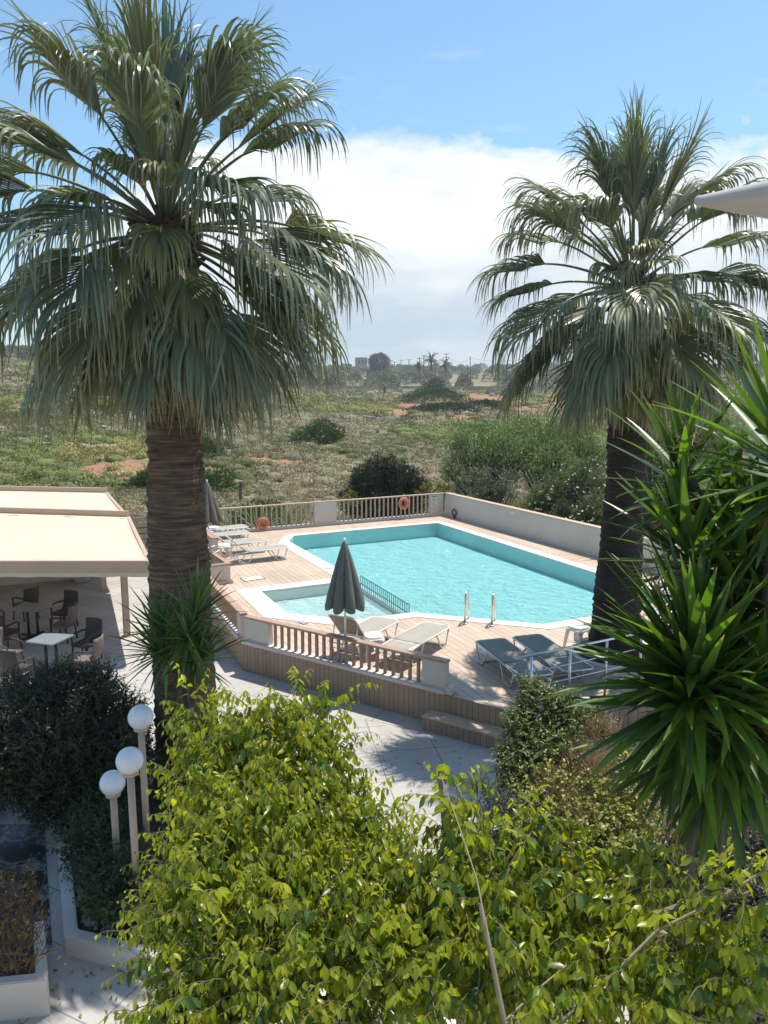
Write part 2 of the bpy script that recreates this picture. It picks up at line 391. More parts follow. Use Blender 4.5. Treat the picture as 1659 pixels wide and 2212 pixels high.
class NPM:
    def __init__(s): s.V = []; s.F = {}; s.Cc = []; s.n = 0
    def add(s, V, F, col):
        V = np.asarray(V, float)
        if not isinstance(F, list): F = [F]
        for f in F: s.F.setdefault(f.shape[1], []).append(f + s.n)
        s.V.append(V); s.n += len(V)
        s.Cc.append(np.broadcast_to(np.asarray(col, float), (len(V), 3)))
    def leaf(s, c, d, L, W, col, up=None, shape='oval'):
        V, F, k = leaves(c, d, L, W, up, shape); s.add(V, F, np.repeat(np.broadcast_to(col, (len(c), 3)), k, axis=0))
    def tube(s, pts, r, col, n=5):
        mb = MB(); mb.tube([tuple(p) for p in pts], list(r) if hasattr(r, '__len__') else r, n, cap=False)
        s.add(np.array(mb.v, float), np.array(mb.f), col)
    def build(s, name, mat, parent=None, smooth=False):
        return np_mesh(name, np.concatenate(s.V), [np.concatenate(f) for f in s.F.values()], mat, parent, np.concatenate(s.Cc), smooth)
def blobs_r(c, amp, seed, freq=1.7):     # cheap smooth noise on directions
    r = np.random.default_rng(seed); out = np.zeros(len(c))
    for k in range(6):
        w = r.normal(0, freq, 3); out += np.sin(c @ w * 2 + r.uniform(0, 6.28)) / 6
    return 1 + amp * out * 2
def pick(cols, n, w=None, var=0.15):
    cols = np.array(cols, float); i = rng.choice(len(cols), n, p=w)
    return cols[i] * rng.uniform(1 - var, 1 + var, (n, 1))
# ================================================================== SETTING
def sstep(a, b, x):
    t = np.clip((x - a) / (b - a), 0, 1); return t * t * (3 - 2 * t)
TR = np.array([0, 24, 36, 60, 100, 150, 220, 300, 500, 900, 1400, 2500.]); TZ = np.array([-.6, -.9, -1.0, -.5, .8, 2.4, 3.9, 5.0, 13.0, 27.0, 33.0, 34.0])
def terrain_z(x, y):
    x = np.asarray(x, float); y = np.asarray(y, float); r = np.hypot(x, y); az = np.arctan2(x, np.maximum(y, 1e-3))
    lr = np.interp(np.log(np.maximum(r, 1)), np.log(np.maximum(TR, 1)), TZ)
    w = sstep(rad(-5), rad(-15), az); lr = lr + w * np.interp(r, [0, 40, 120, 260, 500, 2500], [0, 0, 2.2, 9.0, 11.0, 12.0])
    am = np.clip((r - 30) / 60, 0, 1)
    w2 = (np.sin(x * .21 + 1.3) * np.sin(y * .17 + .4) + .5 * np.sin(x * .53 + y * .31) + .35 * np.sin(x * .97 - y * .83 + 2)) * .16
    return lr + w2 * (.35 + .9 * am)
def ground_hit(px, py):
    r = ray(px, py); lo = 24.0
    for t in np.geomspace(24, 2400, 900):
        if CAM_Z + r[2] * t <= terrain_z(r[0] * t, r[1] * t): break
    return Vector((r[0] * t, r[1] * t, float(terrain_z(r[0] * t, r[1] * t))))

RED = []           # bare red earth patches: centre x, y, radius across, radius along view
for px, py, wx, dy in ((888, 884, 46, 12), (985, 868, 40, 9), (1040, 862, 60, 10), (1010, 905, 42, 7), (1140, 884, 36, 8), (1215, 880, 50, 8), (270, 1012, 80, 13), (20, 912, 60, 8), (478, 1032, 34, 14), (380, 1015, 90, 7), (640, 1000, 40, 5), (300, 1040, 30, 6), (560, 990, 16, 4), (1290, 905, 30, 6)):
    a = ground_hit(px, py); b1 = ground_hit(px, py - dy); b2 = ground_hit(px, py + dy)
    RED.append((a.x, a.y, 1.25 * abs(ground_hit(px + wx, py).x - a.x), max(1.5, abs(b1.y - b2.y) * .7)))
def redness(x, y, wob=True):
    m = np.zeros_like(x); w = .22 * np.sin(x * .9 + y * .6) + .18 * np.sin(x * 1.7 - y * 1.1 + 1) if wob else 0
    for cx, cy, rx, ry in RED: m = np.maximum(m, 1.25 - np.hypot((x - cx) / rx, (y - cy) / ry) + w)
    return np.clip(m * 2.2, 0, 1)

def build_terrain():
    rr = np.concatenate([np.linspace(0, 22, 8), np.geomspace(24, 330, 330), np.geomspace(335, 2400, 60)]); aa = np.linspace(rad(-75), rad(75), 420)
    R, A = np.meshgrid(rr, aa, indexing='ij'); X = R * np.sin(A); Y = R * np.cos(A)
    Z = terrain_z(X, Y)
    k = (R > 30)
    Z = Z + k * (rng.normal(0, 1, Z.shape)) * np.clip(R / 1500, 0.01, .05)
    V = np.stack([X, Y, Z], -1).reshape(-1, 3); n, m = X.shape
    i = np.arange((n - 1) * m).reshape(n - 1, m)[:, :-1]
    F = np.stack([i, i + 1, i + m + 1, i + m], -1).reshape(-1, 4)
    red = redness(V[:, 0], V[:, 1])
    col = np.stack([red, red * 0, red * 0], -1)
    mt, nt, b = newmat('scrub_ground'); L = nt.links.new
    v = pos_vec(nt); a = N(nt, 'ShaderNodeAttribute', attribute_name='tint'); sp = N(nt, 'ShaderNodeSeparateColor'); L(a.outputs['Color'], sp.inputs[0])
    n1 = noise(nt, v, .35, 8, .7); n2 = noise(nt, v, 3.0, 6, .7); n3 = noise(nt, v, .07, 4, .6)
    base = ramp(nt, n1, [(.35, (.15, .12, .08)), (.48, (.24, .19, .13)), (.6, (.33, .26, .19)), (.72, (.36, .22, .14))])
    green = ramp(nt, n2, [(.35, (.10, .11, .045)), (.65, (.20, .18, .09))])
    base = mixc(nt, ramp(nt, n3, [(.42, (0, 0, 0)), (.58, (1, 1, 1))]), base, green)
    redc = ramp(nt, n2, [(.3, (.24, .12, .07)), (.55, (.33, .175, .11)), (.75, (.40, .26, .18))])
    base = mixc(nt, sp.outputs[0], base, redc)
    L(base, b.inputs['Base Color']); b.inputs['Roughness'].default_value = .95; b.inputs['Specular IOR Level'].default_value = .1
    bump(nt, b, n2, .9, .12)
    struct(np_mesh('terrain', V, F, 'scrub_ground', None, col, smooth=True))
build_terrain()

# ---- level and deck outline
ZD = 0.55
WL = Vector((-2.75, 14.36)); WR = Vector((2.3, 10.98))        # near plank wall, left corner to right corner
DECK = [(WL.x, WL.y), (WR.x, WR.y), (5.1, 12.35), (10.5, 15.0), (8.9, 17.2), (2.40, 29.50), (-6.7, 25.0), (-4.62, 18.25)]
POOL = [(-3.07, 24.32), (-3.03, 25.25), (1.96, 27.71), (6.75, 17.85), (6.62, 17.15), (3.34, 15.58), (0.62, 16.43), (-0.66, 19.34)]
KIDS = [(-0.66, 19.34), (0.62, 16.43), (-0.66, 15.87), (-2.15, 16.38), (-2.99, 18.20)]
RIM = [(-3.07, 24.32), (-3.03, 25.25), (1.96, 27.71), (6.75, 17.85), (6.62, 17.15), (3.34, 15.58), (0.62, 16.43), (-0.66, 15.87), (-2.15, 16.38), (-2.99, 18.20), (-0.66, 19.34)]
def offset_poly(poly, d):
    n = len(poly); ar = sum(poly[i][0] * poly[(i + 1) % n][1] - poly[(i + 1) % n][0] * poly[i][1] for i in range(n)); sg = 1 if ar > 0 else -1
    out = []
    ds = d if isinstance(d, (list, tuple)) else [d] * n
    for i in range(n):
        p0, p1, p2 = Vector(poly[i - 1]), Vector(poly[i]), Vector(poly[(i + 1) % n])
        e1 = (p1 - p0).normalized(); e2 = (p2 - p1).normalized()
        n1 = Vector((e1.y, -e1.x)) * sg; n2 = Vector((e2.y, -e2.x)) * sg
        a1, a2 = p1 + n1 * ds[i - 1], p1 + n2 * ds[i]
        den = e1.x * e2.y - e1.y * e2.x
        if abs(den) < .05: out.append(tuple(a1)); continue
        t = ((a2 - a1).x * e2.y - (a2 - a1).y * e2.x) / den; out.append(tuple(a1 + e1 * t))
    return out
COP = offset_poly(RIM, [.30, .34, .32, .3, .34, .30, .34, .45, .55, .42, .42])
def sheet_with_hole(name, outer, hole, z, mat):
    polys = [[Vector((p[0], p[1], 0)) for p in outer], [Vector((p[0], p[1], 0)) for p in hole]]
    tri = tessellate_polygon(polys); vs = [(p.x, p.y, z) for q in polys for p in q]
    fs = []
    for t in tri:
        a, b, c = (Vector(vs[i]) for i in t)
        fs.append(t if (b - a).cross(c - a).z > 0 else t[::-1])
    mb = MB().add(vs, fs); return struct(mb.build(name, mat))
sheet_with_hole('pool_deck', DECK, COP, ZD, 'deck')
# coping: top face and inner lip
def ring(name, inner, outer, z, zlip, mat):
    n = len(inner); vs = [(p[0], p[1], z) for p in inner] + [(p[0], p[1], z) for p in outer] + [(p[0], p[1], zlip) for p in inner] + [(p[0], p[1], z - .03) for p in outer]
    fs = []
    for i in range(n):
        j = (i + 1) % n; fs += [(i, j, n + j, n + i), (i, 2 * n + i, 2 * n + j, j), (n + i, n + j, 3 * n + j, 3 * n + i)]
    return struct(MB().add(vs, fs).build(name, mat))
ring('pool_coping', RIM, COP, ZD + .012, .50, 'coping')
def tank(name, poly, z0, z1, mat, skip=()):
    n = len(poly); vs = [(p[0], p[1], z1) for p in poly] + [(p[0], p[1], z0) for p in poly]
    fs = [(i, (i + 1) % n, n + (i + 1) % n, n + i) for i in range(n) if i not in skip]
    tri = tessellate_polygon([[Vector((p[0], p[1], 0)) for p in poly]])
    for t in tri:
        a, b, c = (Vector(vs[n + i]) for i in t); t = tuple(n + i for i in t)
        fs.append(t if (b - a).cross(c - a).z > 0 else t[::-1])
    return struct(MB().add(vs, fs).build(name, mat))
tank('pool_basin', POOL, .06, .50, 'basin', skip=(6,))
tank('paddling_pool_basin', KIDS, .26, .50, 'basin_kids', skip=(0,))
p, q = Vector(POOL[6]), Vector(POOL[7])
struct(MB().prism([tuple(p), tuple(q), (q.x + .09, q.y + .04), (p.x + .09, p.y + .04)], 0.065, .38).build('pool_divider_wall', 'basin_kids'))
WAT = POOL[:7] + KIDS[2:] + [POOL[7]]
tri = tessellate_polygon([[Vector((p[0], p[1], 0)) for p in WAT]])
vs_ = [(p[0], p[1], .475) for p in WAT]; fs_ = []
for t in tri:
    a, b, c = (Vector(vs_[i]) for i in t); fs_.append(t if (b - a).cross(c - a).z > 0 else t[::-1])
struct(MB().add(vs_, fs_).build('pool_water', 'water'))

# paved yard (one sheet around the deck), marble strip, deck fascia
PAV = [(-16, -8), (16, -8), (16, 20), (10.3, 15.15), (5.05, 12.5), (2.3, 11.12), (-2.65, 14.45), (-4.5, 18.3), (-6.3, 24.3), (-7.0, 23.1), (-9.0, 21.9), (-16, 18.4)]
struct(MB().prism(PAV, -.35, 0, bottom=False).build('paving', 'paving'))
# larger diagonal slabs in front of the deck
pf = [(-1.9, 13.2), (2.2, 10.4), (4.4, 11.6), (4.4, 6.0), (-1.9, 6.0)]
struct(MB().prism(pf, 0.0, .004, bottom=False).build('paving_slabs', 'paving_diag'))
# solid base under the deck with vertical planks facing the yard
def wall_run(name, pts, z0, z1, th, mat):
    mb = MB()
    for a, b in zip(pts[:-1], pts[1:]):
        a = Vector(a); b = Vector(b); d = (b - a).normalized(); nrm = Vector((-d.y, d.x)) * th
        mb.prism([tuple(a), tuple(b), tuple(b + nrm), tuple(a + nrm)], z0, z1)
    return mb.build(name, mat)
struct(wall_run('deck_plank_base', [(-6.7, 25.0), (-4.62, 18.25), (WL.x, WL.y), (WR.x, WR.y), (5.1, 12.35), (10.5, 15.0)], 0, ZD - .006, .06, 'fascia'))
# wooden step in front of the base
dW = (WR - WL).normalized(); nW = Vector((dW.y, -dW.x))         # nW points to the camera side
a = WL + dW * 4.26 + nW * .30; b = a + dW * 2.2
ab = [tuple(a), tuple(b), tuple(b - nW * .298), tuple(a - nW * .298)]
st = thing('deck_step', 'low wood clad step at the foot of the deck beside the grey end post', 'step', (a.x, a.y, 0))
MB().prism(ab, 0, .215).build('riser', 'fascia', st)
ab2 = [tuple(Vector(p)) for p in (a + nW * .015 - dW * .015, b + nW * .015, b - nW * .296, a - nW * .296 - dW * .015)]
MB().prism(ab2, .215, .245).build('tread', 'wood_pale', st, bevel=.004)

# ================================================================== RAILINGS AND WALLS
def P2(a, t, n=0.0, d=None, nn=None): return a + d * t + nn * n
def railing(label, A, B, z0, h, plan, cap_mat, bal_mat, w=.13, bw=.055, kerb=.09, side=1.0, kerb_h=.07, spacing=.165, ledge_mat='grey_wall'):
    """plan: list of ('bal', t0, t1) / ('panel', t0, t1) along A->B in metres"""
    A = Vector(A); B = Vector(B); d = (B - A).normalized(); nn = Vector((-d.y, d.x)); Lh = (B - A).length
    root = thing('railing', label, 'railing', (A.x, A.y, z0))
    ang = math.atan2(d.y, d.x)
    mb = MB(); m = (A + B) / 2
    mb.box(m.x, m.y, z0 + h - .02, Lh, w, .04, ang); mb.build('top_rail', cap_mat, root, bevel=.006)
    MB().box(m.x, m.y, z0 + kerb_h / 2, Lh, w + kerb, kerb_h, ang).build('kerb', ledge_mat, root, bevel=.008)
    for kind, t0, t1 in plan:
        if kind == 'panel':
            c = A + d * (t0 + t1) / 2
            MB().box(c.x, c.y, z0 + kerb_h + (h - .04 - kerb_h) / 2 , t1 - t0, w - .02, h - .04 - kerb_h, ang).build('panel', 'grey_wall', root)
        else:
            n = max(1, round((t1 - t0) / spacing))
            for i in range(n):
                c = A + d * (t0 + (i + .5) * (t1 - t0) / n)
                MB().box(c.x, c.y, z0 + kerb_h + (h - .04 - kerb_h) / 2, bw, bw * .8, h - .04 - kerb_h, ang).build('baluster', bal_mat, root, bevel=.004)
    return root, A, d, nn
# near railing: runs along the plank wall, ledge in front
RA = WL + dW * .02 - nW * .10; RB = WL + dW * 4.50 - nW * .10
railing('brown railing with twenty balusters along the near edge of the pool deck', RA, RB, ZD, .55, [('panel', 0, .62), ('bal', .66, 4.0), ('panel', 4.02, 4.46)], 'wood_cap', 'baluster_near', w=.15, bw=.055, kerb=.10, spacing=.167)
# small grey foot under the end post
e = RB - dW * .02
tag(MB().box(e.x + .06, e.y - .03, ZD + .06, .12, .2, .12, math.atan2(dW.y, dW.x)).build('kerb_block', 'grey_wall', bevel=.006), 'small grey block at the foot of the railing end post', 'block')
LA = Vector((WL.x - .02, WL.y + .12)); LB = Vector((-4.50, 18.20)); dl = (LB - LA).normalized(); LA = LA + dl * .1
railing('brown railing along the left edge of the deck, up to the planter box', LA + Vector((.06, .0)), LB + Vector((.06, 0)), ZD, .55, [('panel', 0, .3), ('bal', .34, 4.0)], 'wood_cap', 'baluster_near', w=.15, kerb=.1, spacing=.17)
# far railing
FA = Vector((-6.2, 25.28)); FB = Vector((2.40, 29.52)); dF = (FB - FA).normalized()
def tfar(px):        # picture column -> metres along the far railing
    r = ray(px, 1106); k = r[0] / r[1]
    return (k * FA.y - FA.x) / (dF.x - k * dF.y)
far, _, _, nF = railing('long tan railing along the far side of the pool, broken by grey panels', FA, FB - dF * .1, ZD, .88,
        [('bal', .1, tfar(676)), ('panel', tfar(678), tfar(726)), ('bal', tfar(728), tfar(924)), ('panel', tfar(927), (FB - FA).length - .15)], 'wood_pale', 'baluster_far', w=.14, kerb=.06, spacing=.178, kerb_h=.1)
def on_far(px, z, n=-.12): 
    c = FA + dF * tfar(px) - nF * -n if False else FA + dF * tfar(px) + nF * n
    return Vector((c.x, c.y, z))
# notice on the far panel
c = on_far(936, ZD + .60, -.078); ang = math.atan2(dF.y, dF.x)
nt_ = thing('notice', 'white printed notice board on the grey end panel of the far railing', 'notice', (c.x, c.y, c.z))
MB().box(c.x, c.y, c.z, .27, .01, .42, ang).build('board', 'paper', nt_)
mb = MB(); r_ = random.Random(3); q = c - Vector((nF.x, nF.y, 0)) * .0065
mb.box(q.x, q.y, q.z + .17, .24, .002, .035, ang)
for i in range(9):
    w = .20 * r_.uniform(.6, 1); s0 = (-.1 + w / 2)
    mb.box(q.x + dF.x * s0, q.y + dF.y * s0, q.z + .10 - i * .034, w, .002, .011, ang)
mb.build('printed_lines', 'ink', nt_)
# right hand boundary wall with cap
def capped_wall(name, label, A, B, z0, h, th, mat='grey_wall', cap='wood_pale', side=1, over=.02, capt=.035):
    A = Vector(A); B = Vector(B); d = (B - A).normalized(); n = Vector((-d.y, d.x)) * side
    root = thing(name, label, 'wall', (A.x, A.y, z0))
    pa = [tuple(A), tuple(B), tuple(B + n * th), tuple(A + n * th)]; MB().prism(pa, z0, z0 + h - capt).build('masonry', mat, root)
    A2, B2 = A - n * over - d * over, B - n * over + d * over
    MB().prism([tuple(A2), tuple(B2), tuple(B2 + n * (th + 2 * over)), tuple(A2 + n * (th + 2 * over))], z0 + h - capt, z0 + h).build('coping', cap, root, bevel=.004)
    return root
capped_wall('boundary_wall', 'long plain grey wall with a tan coping along the right side of the pool', (2.36, 29.46), (8.9, 17.0), ZD, .88, .2, side=1)
# small wall label and coiled hose bracket
d = (Vector((8.9, 17.0)) - Vector((2.36, 29.46))).normalized()
c = Vector((2.36, 29.46)) + d * 4.3; n = Vector((-d.y, d.x))
tag(MB().box(c.x - n.x * .01, c.y - n.y * .01, ZD + .72, .24, .01, .06, math.atan2(d.y, d.x)).build('wall_plate', 'paper'), 'tiny white plate high on the long grey pool wall', 'sign')
c = Vector((2.36, 29.46)) + d * .75 - n * .06
mb = MB(); mb.tube([(c.x + d.x * .14 * math.cos(t), c.y + d.y * .14 * math.cos(t), ZD + .22 + .11 * math.sin(t)) for t in np.linspace(0, 6.28, 22)], .022, 7)
mb.tube([(c.x, c.y, ZD + .11), (c.x + d.x * .05, c.y + d.y * .05, ZD + .0)], .04, 8)
tag(mb.build('coiled_hose', 'cable', smooth=True), 'small dark coil of hose at the foot of the far grey wall corner', 'hose')
# dark drain slot between deck planks and wall
capped_wall('partition_wall', 'short grey wall end with a wooden cap left of the sun loungers', (-4.66, 21.15), (-5.75, 23.4), ZD, .76, .16, 'grey_wall', 'wood_cap', side=1)
# planter box on the deck, with a dark shrub in it
pbx = thing('planter_box', 'pale rendered planter box with a wooden cap at the left edge of the deck', 'planter', (-4.1, 19.0, ZD))
pa = [(-3.90, 19.02), (-4.42, 18.72), (-5.3, 20.2), (-4.75, 20.6)]
MB().prism(pa, ZD + .09, ZD + .48).build('box', 'grey_wall', pbx)
MB().prism(offset_poly(pa, .05), ZD, ZD + .09).build('plinth', 'wood_pale', pbx)
pin = offset_poly(pa, -.10); po = offset_poly(pa, .03); n4 = 4
vsx = [(p[0], p[1], z) for z in (ZD + .48, ZD + .525) for p in po] + [(p[0], p[1], z) for z in (ZD + .48, ZD + .525) for p in pin]
fx = []
for i in range(4):
    j = (i + 1) % 4; fx += [(i, j, 4 + j, 4 + i), (4 + i, 4 + j, 12 + j, 12 + i), (8 + j, 8 + i, 12 + i, 12 + j)]
MB().add(vsx, fx).build('cap', 'wood_cap', pbx)
MB().prism(pin, ZD + .46, ZD + .50).build('soil', 'soil', pbx)
# thin wall handrail by the planter
hr = thing('handrail', 'thin white grab rail fixed to the end of the partition wall', 'handrail', (-4.7, 21.0, ZD))
MB().tube([(-4.72, 21.05, ZD + .55), (-5.15, 20.75, ZD + .42), (-5.9, 20.4, ZD + .30)], .02, 8).build('rail', 'white_metal', hr, True)
MB().tube([(-4.60, 21.05, ZD + .42), (-4.72, 20.85, ZD + .38), (-5.05, 20.4, ZD + .12), (-5.1, 20.35, ZD + .05)], .016, 8).build('brace', 'white_metal', hr, True)
# access hatch in the deck
h0, h1, h2, h3 = G(403.2 + .20835 * 565, 1036.9 + .20835 * 1020, ZD), G(403.2 + .20835 * 765, 1036.9 + .20835 * 992, ZD), G(403.2 + .20835 * 805, 1036.9 + .20835 * 1022, ZD), G(403.2 + .20835 * 605, 1036.9 + .20835 * 1052, ZD)
hat = thing('deck_hatch', 'pale rectangular hatch cover set flush in the wooden deck', 'hatch', tuple(h0))
pa = [(p.x, p.y) for p in (h0, h1, h2, h3)]
MB().prism(offset_poly(pa, .03), ZD, ZD + .005).build('frame', 'dark_metal', hat); MB().prism(pa, ZD + .004, ZD + .010).build('cover', 'hatch', hat)
# low divider grille between the pools
def grille():
    a = Vector((.56, 16.55)); b = Vector((-.60, 19.2)); r = thing('pool_grille', 'low dark metal grille between the paddling pool and the main pool', 'grille', (a.x, a.y, .48))
    d = (b - a); mb = MB()
    for z in (.70, .50): mb.tube([(a.x, a.y, z), (b.x, b.y, z)], .013, 6)
    mb.build('rails', 'dark_teal', r)
    mb = MB(); n = 24
    for i in range(n + 1):
        p = a + d * i / n; mb.tube([(p.x, p.y, .37), (p.x, p.y, .70)], .009, 5)
    mb.build('bars', 'dark_teal', r)
plain('dark_teal', (.06, .16, .17), .5, .1, 8, .1)
grille()
# underwater lamp on the far wall, skimmer slot
# ================================================================== OBJECTS
# ---- life rings on the far railing
for px, py, lab in ((565, 1131, 'orange life ring hanging low on the far railing behind the sun loungers'), (869, 1087, 'orange life ring on the far railing near the white notice')):
    p = FA + dF * tfar(px) - nF * .12; r = ray(px, py); z = CAM_Z + r[2] * (p.y / r[1])
    lr = thing('life_ring', lab, 'life ring', (p.x, p.y, z), group='life rings on the far railing')
    T = Vector((dF.x, dF.y, 0)); mb = MB()
    pts = [Vector((p.x, p.y, z)) + T * (.155 * math.cos(t)) + Vector((0, 0, .155 * math.sin(t))) for t in np.linspace(0, 2 * math.pi, 29)]
    mb.tube(pts, .058, 10, cap=False); mb.build('ring', 'orange', lr, True)
    mb = MB()
    for k in range(4):
        ts = np.linspace(k * math.pi / 2 + .3, (k + 1) * math.pi / 2 + .25, 7)
        mb.tube([Vector((p.x, p.y, z)) - Vector((nF.x, nF.y, 0)) * .03 + T * ((.225 + .012 * math.sin((t - ts[0]) * 2)) * math.cos(t)) + Vector((0, 0, .225 * math.sin(t))) for t in ts], .008, 5)
    mb.tube([Vector((p.x, p.y, z + .2)), Vector((p.x, p.y + .03, z + .34)), Vector((p.x + .04, p.y + .08, ZD + .9))], .008, 5)
    mb.build('grab_rope', 'rope', lr, True)

# ---- pool ladder rails
for px, py, lab in ((1004.3, 1348.2, 'shiny steel pool ladder rail, the one nearer the paddling pool'), (1062.6, 1352.4, 'shiny steel pool ladder rail, the one nearer the grey loungers')):
    b = G(px, py, ZD); n = Vector((.30, .954, 0))
    lr = thing('ladder_rail', lab, 'ladder rail', tuple(b), group='pool ladder rails')
    pts = [b + Vector((0, 0, .0)), b + Vector((0, 0, .45))]
    for t in np.linspace(math.pi, 0.15, 9): pts.append(b + n * (.14 + .14 * math.cos(t)) + Vector((0, 0, .52 + .15 * math.sin(t))))
    pts += [b + n * .34 + Vector((0, 0, .30)), b + n * .44 + Vector((0, 0, -.06)), b + n * .46 + Vector((0, 0, -.5))]
    MB().tube(pts, .024, 12).build('tube', 'steel', lr, True)
    MB().lathe([(.0, .03), (.028, .03), (.05, .018), (.058, .0)], 16, tuple(b)).build('base_flange', 'steel', lr, True)

for i, (px, py, lab) in enumerate(((708, 1228, 'small grey skimmer lid on the pool coping left of the main pool'), (616, 1300 , 'small grey skimmer lid on the wide coping left of the paddling pool'), (655, 1345, 'small grey skimmer lid on the coping in front of the paddling pool'))):
    g = G(px, py, ZD + .012); tag(MB().box(g.x, g.y, ZD + .016, .20, .13, .01, .3 + i).build('skimmer_lid', 'alu', bevel=.003), lab, 'skimmer lid')
# ---- closed parasols
def parasol(label, loc, fab, H=2.28, L=1.10, R=.37, phase=0.0, lean=0.0):
    root = thing('parasol', label, 'parasol', loc, group='closed parasols on the pool deck')
    MB().tube([(0, 0, .02), (0, 0, H)], .019, 12).build('pole', 'white_metal', root, True, world=False)
    MB().lathe([(0, H + .035), (.018, H + .03), (.028, H + .01), (.028, H - .02), (.02, H - .04)], 14).build('finial', 'plastic_white', root, True, world=False)
    MB().lathe([(.0, .10), (.05, .10), (.05, .05), (.11, .045), (.12, .02), (.12, 0)], 24).build('foot_weight', 'dark_metal', root, False, world=False)
    k = 22; n = 128; prof = []
    for i in range(k):
        t = i / (k - 1); prof.append((.022 + (R - .022) * (t ** .88), H - .03 - L * t))
    rr = random.Random(int(loc[0] * 100)); amp = [rr.uniform(.75, 1.25) for _ in range(8)]; sh = [rr.uniform(-.16, .16) for _ in range(8)]
    def mod(i, th, r):
        t = i / (k - 1); a = (th + phase) / (2 * math.pi) * 8; j = int(a) % 8; f = a - math.floor(a)
        lobe = abs(math.sin(math.pi * min(1, max(0, f + sh[j] * f * (1 - f) * 2)))) ** .55      # rounded flutes between ribs
        rr_ = r * (1 - .36 * t ** .6 * (1 - lobe) * amp[j]) * (1 - .05 * amp[j])
        dz = 0
        if t > .82: dz = (t - .82) / .18 * (-.085 * lobe * amp[j] + .04)
        if t > .95: rr_ *= 1 - (t - .95) * 1.2
        return rr_, dz
    o = MB().lathe(prof, n, mod=mod).build('canopy', fab, root, True, world=False)
    sm = o.modifiers.new('s', 'SOLIDIFY'); sm.thickness = .006
    return root
pu = G(744, 1440, ZD); parasol('closed grey parasol on a white pole between the two tan loungers by the near railing', (-.69, 13.17, ZD), 'umbrella_grey', H=2.30, L=1.16, R=.405)
r = ray(449, 1100); k = 22.9
parasol('closed dark brown parasol by the left palm trunk, beside the far loungers', (r[0] / r[1] * 23.3, 23.3, ZD), 'umbrella_brown', H=2.10, L=1.2, R=.50, phase=.4)

# ---- sun loungers
def make_lounger(label, sling, frame, back=0.0, group=None, total=1.92):
    root = thing('sun_lounger', label, 'sun lounger', (0, 0, 0), group=group)
    W = .30; hz = .33; xs = 1.24; hl = total - xs
    fr = MB(); r = .0165
    fr.tube([(-.02, -W, hz), (xs - .06, -W, hz), (xs, -W + .07, hz), (xs, W - .07, hz), (xs - .06, W, hz), (-.02, W, hz)], r, 8)
    fr.tube([(-.02, -W, hz), (-.02, W, hz)], r * .9, 8); fr.tube([(.62, -W, hz - .03), (.62, W, hz - .03)], r * .8, 8)
    fr.build('frame', frame, root, True, world=False)
    sl = MB(); n = 12; vs = []
    for i in range(n + 1):
        x = .02 + (xs - .05) * i / n
        for j in range(7):
            y = (-1 + 2 * j / 6) * (W - .005); sag = -.028 * (1 - (y / W) ** 2) * math.sin(math.pi * i / n) ** .5
            vs.append((x, y, hz + .012 + sag))
    fs = [(i * 7 + j, (i + 1) * 7 + j, (i + 1) * 7 + j + 1, i * 7 + j + 1) for i in range(n) for j in range(6)]
    o = sl.add(vs, fs).build('seat_sling', sling, root, True, world=False); m = o.modifiers.new('s', 'SOLIDIFY'); m.thickness = .008
    ca, sa = math.cos(back), math.sin(back)
    def B(x, y, z=0): return (-x * ca - z * sa * -1 * 0 - .0, y, hz + x * sa + z)
    bk = MB(); bk.tube([B(.02, -W + .02), B(hl - .06, -W + .02), B(hl, -W + .08), B(hl, W - .08), B(hl - .06, W - .02), B(.02, W - .02)], r, 8)
    bo = bk.build('backrest_frame', frame, root, True, world=False)
    vs = []
    for i in range(9):
        x = .02 + (hl - .05) * i / 8
        for j in range(7):
            y = (-1 + 2 * j / 6) * (W - .025); vs.append(B(x, y, .012 - .02 * (1 - (y / W) ** 2) * math.sin(math.pi * i / 8) ** .5))
    o = MB().add(vs, [(i * 7 + j, i * 7 + j + 1, (i + 1) * 7 + j + 1, (i + 1) * 7 + j) for i in range(8) for j in range(6)]).build('backrest_sling', sling, root, True, world=False)
    m = o.modifiers.new('s', 'SOLIDIFY'); m.thickness = .008
    if back > .1:
        MB().tube([B(.42, -W + .05), (-.36, -W + .05, hz - .16), (-.36, W - .05, hz - .16), B(.42, W - .05)], .010, 6).build('back_strut', frame, root, True, world=False)
    for x0, x1, x2, x3 in ((1.16, 1.06, .84, .66), (.16, .02, -.26, -.36)):
        for s in (-1, 1):
            MB().tube([(x0, s * (W - .01), hz), (x1, s * (W - .01), .05), (x1 - .03, s * (W - .01), .015), (x2 + .03, s * (W - .01), .015), (x2, s * (W - .01), .05), (x3, s * (W - .01), hz - (.0 if x3 > 0 else .02))], .0155, 8).build('leg_frame', frame, root, True, world=False)
        MB().tube([(x1 - .05, -W, .016), (x1 - .05, W, .016)], .012, 6).build('cross_bar', frame, root, True, world=False)
    # lower rail that carries the back legs
    MB().tube([(-.02, -W, hz), (-.40, -W, hz - .03), (-.44, -W + .06, hz - .03), (-.44, W - .06, hz - .03), (-.40, W, hz - .03), (-.02, W, hz)], .013, 8).build('rear_rail', frame, root, True, world=False)
    return root
def put(o, foot, ang, xs=1.24):
    """foot = middle of the foot end; ang = direction from hinge to foot"""
    o.location = (foot[0] - math.cos(ang) * xs, foot[1] - math.sin(ang) * xs, ZD); o.rotation_euler = (0, 0, ang)
g1 = 'tan sun loungers with white frames'
a = make_lounger('tan sun lounger with its back raised, next to the grey parasol pole', 'sling_tan', 'white_metal', rad(48), g1); put(a, (.06, 14.93), rad(60))
b = make_lounger('tan sun lounger lying flat, between the white stool and the ladder rails', 'sling_tan', 'white_metal', 0.0, g1); put(b, (1.05, 14.55), rad(58))
